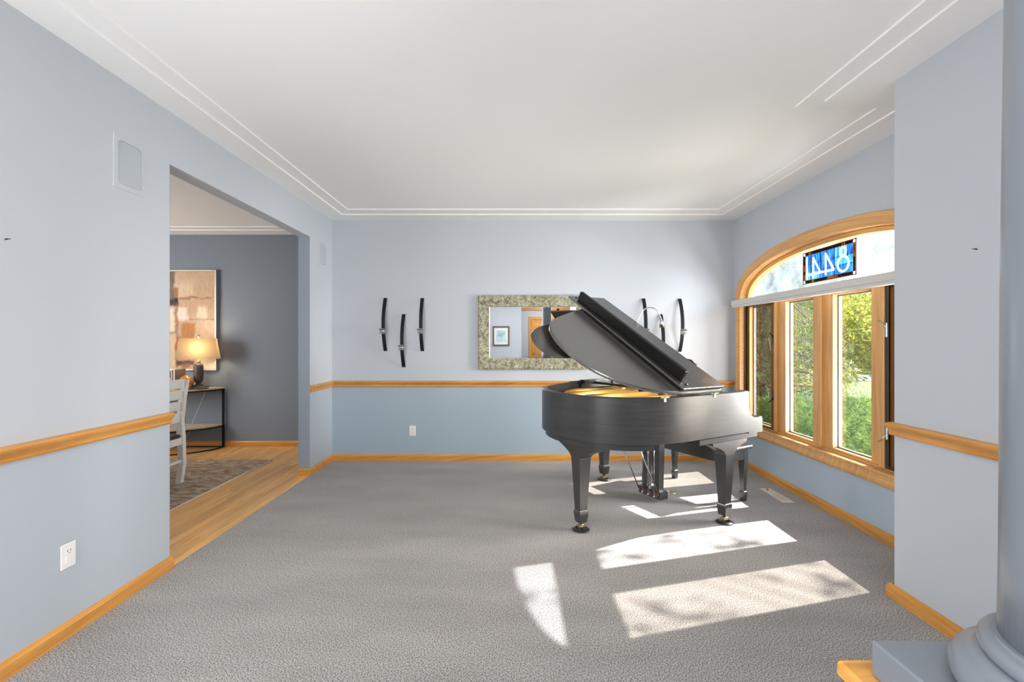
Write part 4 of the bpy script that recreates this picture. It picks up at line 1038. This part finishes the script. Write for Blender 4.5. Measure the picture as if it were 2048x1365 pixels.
ca = me.color_attributes.new('pigment', 'FLOAT_COLOR', 'POINT')
def sm(x, s_): return max(0.0, min(1.0, x / s_ + .5))
for k, v in enumerate(me.vertices):
    x_, z_ = v.co.x + pa.location.x, v.co.z + pa.location.z
    vcoord = (x_ + 4.425) / (X1 + 4.425); t = (Z1 - z_) / (Z1 - Z0)
    wob = .035 * mnoise.noise((x_ * 9, z_ * 9, 0)) + .018 * mnoise.noise((x_ * 30, z_ * 30, 5))
    wob2 = .020 * mnoise.noise((x_ * 9, z_ * 9, 9)) + .012 * mnoise.noise((x_ * 30, z_ * 30, 2))
    vc, tt = vcoord + wob, t + wob2
    c = [0, 0, 0]
    for v0, v1, t0, t1, rgb, soft, op in patches:
        w = sm(vc - v0, soft * 1.6) * sm(v1 - vc, soft * 1.6) * sm(tt - t0, soft) * sm(t1 - tt, soft) * op
        lin = srgb(*rgb); c = [c[q] * (1 - w) + lin[q] * w for q in range(3)]
    g = 1 + .12 * mnoise.noise((x_ * 40, z_ * 14, 1))
    ca.data[k].color = (c[0] * g, c[1] * g, c[2] * g, 1)
m_, nt, p_, out_ = new_mat('canvas_pigment'); at = nt.nodes.new('ShaderNodeVertexColor'); at.layer_name = 'pigment'
nt.links.new(at.outputs[0], p_.inputs['Base Color']); p_.inputs['Roughness'].default_value = .7
me.materials.append(m_); cv = bpy.data.objects.new('canvas', me); C.objects.link(cv); cv.parent = pa

# rug, chair, table
rug = tag(empty('area_rug', (-3.9, 3.9, 0)), 'mottled brown and beige rug on the dining room oak floor', 'rug')
mb = MB(); bm = mb.bm
edge = [(-2.745 + .010 * mnoise.noise((y_ * 2.3, 0, 0)) + .004 * mnoise.noise((y_ * 9, 1, 0)), y_) for y_ in [2.75 + i * .06 for i in range(42)]]
rings = [[(-5.4, y_, .001), (-5.4, y_, .010), (x_ - .02, y_, .010), (x_ - .006, y_, .008), (x_, y_, .001)] for x_, y_ in edge]
mb.loft(rings); part(mb, 'pile', M['rug'], rug, rug.location)
mb = MB(); mb.tube([(x_ + .004, y_, .006) for x_, y_ in edge], .006, 6); part(mb, 'binding', mat('pale_binding', (.72, .62, .54), .9), rug, rug.location)

ch = tag(empty('dining_chair', (-3.30, 4.13, .011)), 'white painted ladder back dining chair on the rug', 'chair')
def cp(b, name, m): return part(b, name, M[m], ch, (-3.30, 4.13, 0))
chX = -3.115
def post(y_):
    b = MB(); rings = []
    for z, dx, wx, wy in ((0, -.030, .025, .020), (.18, -.004, .026, .021), (.42, -.012, .028, .022), (.60, -.022, .027, .022), (.80, .0, .024, .021), (.94, .030, .018, .020), (.985, .042, .014, .018)):
        rings.append([(chX - .03 + dx - wx, y_ - wy, z), (chX - .03 + dx + wx, y_ - wy, z), (chX - .03 + dx + wx, y_ + wy, z), (chX - .03 + dx - wx, y_ + wy, z)])
    b.loft(rings); return b
PY1, PY0 = 4.345, 3.93
for y_ in (PY0, PY1): cp(post(y_), 'rear_leg', 'white_wood')
for zc, hz, dx in ((.950, .043, .024), (.842, .042, -.002), (.735, .042, -.016), (.620, .042, -.024)):
    mb = MB(); mb.box(chX - .03 + dx - .009, chX - .03 + dx + .009, PY0, PY1, zc - hz, zc + hz, bevel=.004); cp(mb, 'slat', 'white_wood')
mb = MB(); mb.box(-3.55, chX - .035, 3.90, 4.375, .435, .465, bevel=.008); cp(mb, 'seat', 'book_black')
mb = MB()
for (x0, x1, y0, y1) in ((-3.16, -3.138, 3.93, 4.345), (-3.54, -3.52, 3.92, 4.355), (-3.54, -3.15, 3.925, 3.945), (-3.54, -3.15, 4.33, 4.35)): mb.box(x0, x1, y0, y1, .37, .435)
cp(mb, 'seat_rail', 'white_wood')
for y_ in (3.93, 4.345):
    mb = MB(); mb.loft([[(-3.525 - a, y_ - a, z), (-3.525 + a, y_ - a, z), (-3.525 + a, y_ + a, z), (-3.525 - a, y_ + a, z)] for z, a in ((0, .015), (.37, .021), (.43, .021))]); cp(mb, 'front_leg', 'white_wood')
mb = MB(); mb.box(-3.16, -3.142, 3.95, 4.325, .20, .225, bevel=.003); cp(mb, 'stretcher', 'white_wood')
dt = tag(empty('dining_table', (-4.25, 3.55, .011)), 'dark dining table standing behind the white chair', 'table')
mb = MB(); mb.box(-.62, .62, -.9, .95, .70, .735, bevel=.006); mb.build('tabletop', M['book_brown'], dt)
mb = MB(); mb.box(-.55, .55, -.8, .85, .62, .70); mb.build('apron', M['book_black'], dt)
for x_ in (-.52, .52):
    for y_ in (-.76, .81):
        mb = MB(); mb.loft([[(x_ - a, y_ - a, z), (x_ + a, y_ - a, z), (x_ + a, y_ + a, z), (x_ - a, y_ + a, z)] for z, a in ((0, .03), (.62, .045), (.70, .045))]); mb.build('leg', M['book_black'], dt)

# ------------------------------------------------------------------ things behind the camera that the mirror shows
def picture(x_, z_, w, h, lab, tint):
    r = tag(empty('framed_picture', (x_, -1.7, z_)), lab, 'picture', 'framed prints on the hall wall')
    f = .035
    for (x0, x1, z0, z1) in ((-w / 2, -w / 2 + f, 0, h), (w / 2 - f, w / 2, 0, h), (-w / 2 + f, w / 2 - f, 0, f), (-w / 2 + f, w / 2 - f, h - f, h)):
        b = MB(); b.box(x0, x1, 0, .025, z0, z1, bevel=.004); b.build('frame_side', M['lamp_body'], r)
    b = MB(); b.box(-w / 2 + f, w / 2 - f, 0, .008, f, h - f); b.build('mat_board', M['white'], r)
    m = mat('seascape_print', tint, .6, var=.45, vscale=5)
    b = MB(); b.box(-w / 2 + .1, w / 2 - .1, .008, .010, .11, h - .11); b.build('print', m, r)
picture(-.29, 1.235, .44, .52, 'framed pale blue seascape print reflected in the mirror', (.45, .62, .66))
picture(-.80 + .02, 1.235, .30, .52, 'second framed print at the left edge of the mirror reflection', (.5, .6, .7))
dr = struct(empty('door_1', (1.06, -4.0, 0)))
mb = MB(); mb.box(-.44, .44, 0, .03, 0.005, 2.03)
mb.build('slab', M['door_oak'], dr, grain=2)
for (x0, x1) in ((-.36, -.04), (.04, .36)):
    for (z0, z1) in ((.18, .80), (.92, 1.45), (1.57, 1.90)):
        b = MB(); b.loft([[(x0, .03, z0), (x1, .03, z0), (x1, .03, z1), (x0, .03, z1)], [(x0 + .02, .036, z0 + .02), (x1 - .02, .036, z0 + .02), (x1 - .02, .036, z1 - .02), (x0 + .02, .036, z1 - .02)]]); b.build('panel', M['door_oak'], dr, grain=2)
mb = MB(); mb.box(-.535, -.445, 0, .022, 0, 2.13); mb.box(.445, .535, 0, .022, 0, 2.13); mb.box(-.445, .445, 0, .022, 2.04, 2.13); mb.build('casing', M['door_oak'], dr, grain=2)
mb = MB(); mb.lathe([(.001, 0), (.026, .004), (.026, .03), (.012, .05), (.012, .07), (.001, .072)], n=16)
for v in mb.bm.verts: v.co = Vector((v.co.x - .38, .03 + v.co.z, 1.0 + v.co.y))
mb.build('knob', M['brass'], dr)
mb = MB(); mb.box(.25, XN, -4.0, -3.965, 2.33, 2.41, bevel=.004); struct(mb.build('trim_5', M['door_oak'], grain=0))

# ------------------------------------------------------------------ garden outside
GZ = -.35
mb = MB(); mb.box(2.9, 90, -40, 90, GZ - .2, GZ); struct(mb.build('ground', M['grass']))
mb = MB(); dv = Vector((1, -.75, 0)).normalized(); nv = Vector((.75, 1, 0)).normalized()
cpt = Vector((16.5, 20.5, GZ))
mb.obox(cpt + Vector((0, 0, .01)), dv, nv, (0, 0, 1), 40, 1.8, .02); struct(mb.build('road', M['asphalt']))

def leaves(name, pts, size, m, parent, base, aspect=1.0, droop=0.0, seed=1):
    """a crown of separate little leaf faces"""
    rr = random.Random(seed); v, f = [], []
    for (x, y, z) in pts:
        s_ = size * rr.uniform(.6, 1.4)
        d = Vector((rr.gauss(0, 1), rr.gauss(0, 1), rr.gauss(0, .7) - droop)).normalized()
        n = d.cross(Vector((rr.gauss(0, 1), rr.gauss(0, 1), rr.gauss(0, 1)))).normalized()
        a, b = d * s_, n * (s_ * .5 / aspect)
        c = Vector((x, y, z)) - Vector(base); k = len(v)
        v += [c - a, c + b * .9 - a * .1, c + a, c - b * .9 - a * .1]; f.append((k, k + 1, k + 2, k + 3))
    me = bpy.data.meshes.new(name); me.from_pydata([tuple(q) for q in v], [], f); me.materials.append(m)
    o = bpy.data.objects.new(name, me); C.objects.link(o); o.parent = parent; o['kind'] = 'stuff'
    return o
def clump_pts(n, centres, seed):
    rr = random.Random(seed); out = []
    for i in range(n):
        c, r_ = rr.choice(centres)
        while True:
            p = Vector((rr.uniform(-1, 1), rr.uniform(-1, 1), rr.uniform(-1, 1)))
            if p.length <= 1: break
        p = p.normalized() * (p.length ** .5)
        out.append((c[0] + p.x * r_, c[1] + p.y * r_, c[2] + p.z * r_ * .8))
    return out
def tree(name, base, h, crown, n, size, m, lab, group, seed, trunk_r=.14, aspect=1.0):
    r = tag(empty(name, base), lab, 'tree', group)
    rr = random.Random(seed); cz0, cr, ncl = crown
    cent = []
    for i in range(ncl):
        z = rr.uniform(cz0, h); k = 1 - abs((z - cz0) / (h - cz0) - .45) * 1.0
        a = rr.uniform(0, 6.28); q = cr * k * math.sqrt(rr.random())
        cent.append(((base[0] + q * math.cos(a), base[1] + q * math.sin(a), base[2] + z), cr * rr.uniform(.22, .38)))
    leaves('crown', clump_pts(n, cent, seed), size, m, r, base, aspect, .3, seed)
    b = MB(); b.tube([(0, 0, 0), (.05, .03, h * .3), (-.03, .05, h * .6), (0, 0, h * .9)], [trunk_r, trunk_r * .8, trunk_r * .5, .02], 8)
    for (c, _) in cent[::3]:
        q = Vector(c) - Vector(base); b.tube([(0, 0, max(.3, q.z * .55)), tuple(q * .6 + Vector((0, 0, q.z * .25))), tuple(q)], [trunk_r * .3, trunk_r * .2, .008], 5)
    b.build('trunk', M['tree_bark'], r)
    return r
# feathery pine shrubs beneath the window
for i, (x, y, r_, hh, lab) in enumerate([(3.75, 4.15, .60, .62, 'bright green pine shrub right outside the third casement'), (3.85, 5.4, .62, .64, 'bright green pine shrub outside the second casement'),
                                         (4.0, 6.7, .66, .54, 'pine shrub outside the far left casement'), (5.1, 5.6, .62, .56, 'pine shrub in the second row behind the others'), (5.35, 6.95, .66, .45, 'pine shrub at the foot of the spruce')]):
    rt = tag(empty('pine_shrub', (x, y, GZ)), lab, 'shrub', 'pine shrubs below the window')
    rr = random.Random(40 + i); tufts = []; v, f = [], []
    for k in range(330):
        a, e_ = rr.uniform(0, 6.28), math.asin(rr.uniform(-.25, 1)); q = rr.uniform(.55, 1.0)
        p = Vector((math.cos(a) * math.cos(e_) * r_ * q, math.sin(a) * math.cos(e_) * r_ * q, .25 + (hh - GZ * 1 - .25) * max(0, math.sin(e_)) * q))
        ax = Vector((math.cos(a) * .5 + rr.gauss(0, .2), math.sin(a) * .5 + rr.gauss(0, .2), .9)).normalized()
        for j in range(34):                                   # each shoot is a bottlebrush of needles
            t = rr.random(); c = p + ax * (t * .16)
            d = (ax * .7 + Vector((rr.gauss(0, 1), rr.gauss(0, 1), rr.gauss(0, 1))).normalized() * .8).normalized()
            n_ = d.orthogonal().normalized() * .0058; L = rr.uniform(.06, .11); s0 = len(v)
            v += [tuple(c - n_), tuple(c + n_), tuple(c + d * L)]; f.append((s0, s0 + 1, s0 + 2))
    me = bpy.data.meshes.new('needles'); me.from_pydata(v, [], f); me.materials.append(M['leaf_juniper'])
    o = bpy.data.objects.new('needles', me); C.objects.link(o); o.parent = rt; o['kind'] = 'stuff'
    b = MB()
    for k in range(9):
        a = rr.uniform(0, 6.28); b.tube([(0, 0, 0), (math.cos(a) * r_ * .4, math.sin(a) * r_ * .4, .3), (math.cos(a) * r_ * .7, math.sin(a) * r_ * .7, .62)], [.02, .014, .006], 5)
    b.build('stems', M['tree_bark'], rt)
# spruce with hanging boughs
sp = tag(empty('spruce_tree', (5.3, 9.6, GZ)), 'grey green spruce with drooping boughs beyond the left casements', 'tree')
rr = random.Random(11); pts = []; b = MB(); b.tube([(0, 0, 0), (0, 0, 9)], [.2, .03], 8)
for lvl in range(26):
    z = .5 + lvl * .33; L = 1.95 * (1 - z / 10.0)
    for k in range(8):
        a = lvl * 1.1 + k * 2 * math.pi / 8 + rr.uniform(-.25, .25)
        tip = Vector((math.cos(a) * L, math.sin(a) * L, z - .55)); mid = Vector((math.cos(a) * L * .55, math.sin(a) * L * .55, z - .05))
        if k % 2 == 0: b.tube([(0, 0, z), tuple(mid), tuple(tip)], [.03, .02, .006], 5)
        for j in range(330):
            t = rr.random() ** .7
            q = Vector((0, 0, z)).lerp(mid, t * 2) if t < .5 else mid.lerp(tip, t * 2 - 1)
            side = Vector((-math.sin(a), math.cos(a), 0)) * rr.gauss(0, .2)
            q = q + side + Vector((0, 0, -abs(rr.gauss(0, .24))))
            pts.append((q.x + 5.3, q.y + 9.6, q.z + GZ))
leaves('needle_sprays', pts, .055, M['leaf_spruce'], sp, (5.3, 9.6, GZ), 4.0, .9, 12)
b.build('trunk', M['tree_bark'], sp)
tree('autumn_tree', (8.2, 11.9, GZ), 6.5, (1.1, 2.3, 60), 34000, .055, M['leaf_autumn'], 'leafy tree turning yellow and orange outside the third casement', None, 21, .13)
far = [(15.5, 13.2, 6.5, 31, 'yellowing tree far behind the autumn tree, at its right'), (9.5, 17, 8, 32, 'tall pale tree far behind the spruce'), (14.5, 23, 9, 33, 'yellow tree across the road behind the spruce and the autumn tree'),
       (21, 24, 9, 34, 'broad yellow tree beyond the road at the right'), (25, 33, 14, 35, 'distant tall tree beyond the road'), (17, 33, 11, 36, 'distant tree beyond the road at the left')]
for x, y, hh, sd_, lab in far:
    tree('background_tree', (x, y, GZ), hh, (.6, hh * .42, 34), 5000, .17, M['leaf_far'], lab, 'trees far outside the window', sd_, .2)

# sparse tree to the south of the window: its leaves only dapple the sunlight on the carpet
rt = tag(empty('shade_tree', (10.0, 1.2, GZ)), 'sparse leafy tree to the right of the window that dapples the sunlight', 'tree')
rr = random.Random(77); pts = []
spots = [(.78, 2.33, .15), (.92, 2.22, .13), (1.65, 2.60, .15), (1.80, 2.55, .12), (.86, 2.94, .17), (1.05, 3.02, .15), (.72, 2.86, .12), (1.56, 3.14, .12), (1.30, 3.1, .12), (.20, 2.5, .08), (2.05, 3.9, .2), (1.5, 4.1, .2)]
b = MB(); b.tube([(0, 0, 0), (.05, 0, 2.5), (-.1, .1, 5.2), (0, 0, 7.5)], [.13, .11, .07, .02], 8)
for (fx, fy, q) in spots:
    c = Vector((fx + 6.1, fy + 1.65, 5.0)); tipv = c - Vector((10.0, 1.2, GZ))
    b.tube([(-.05, .05, 4.4), tuple(Vector((-.05, .05, 4.4)).lerp(tipv, .6) + Vector((0, 0, .12))), tuple(tipv)], [.02, .012, .004], 5)
    for k in range(9): pts.append((c.x + rr.gauss(0, q), c.y + rr.gauss(0, q * .8), c.z + rr.gauss(0, q * .6)))
for k in range(400):
    a = rr.uniform(0, 6.28); q = 1.6 * math.sqrt(rr.random()); pts.append((10.2 + q * math.cos(a), 0.9 + q * math.sin(a) * .8, 6.6 + rr.gauss(0, .6)))
leaves('crown', pts, .075, M['leaf_autumn'], rt, (10.0, 1.2, GZ), 1.2, .3, 78)
b.build('trunk', M['tree_bark'], rt)
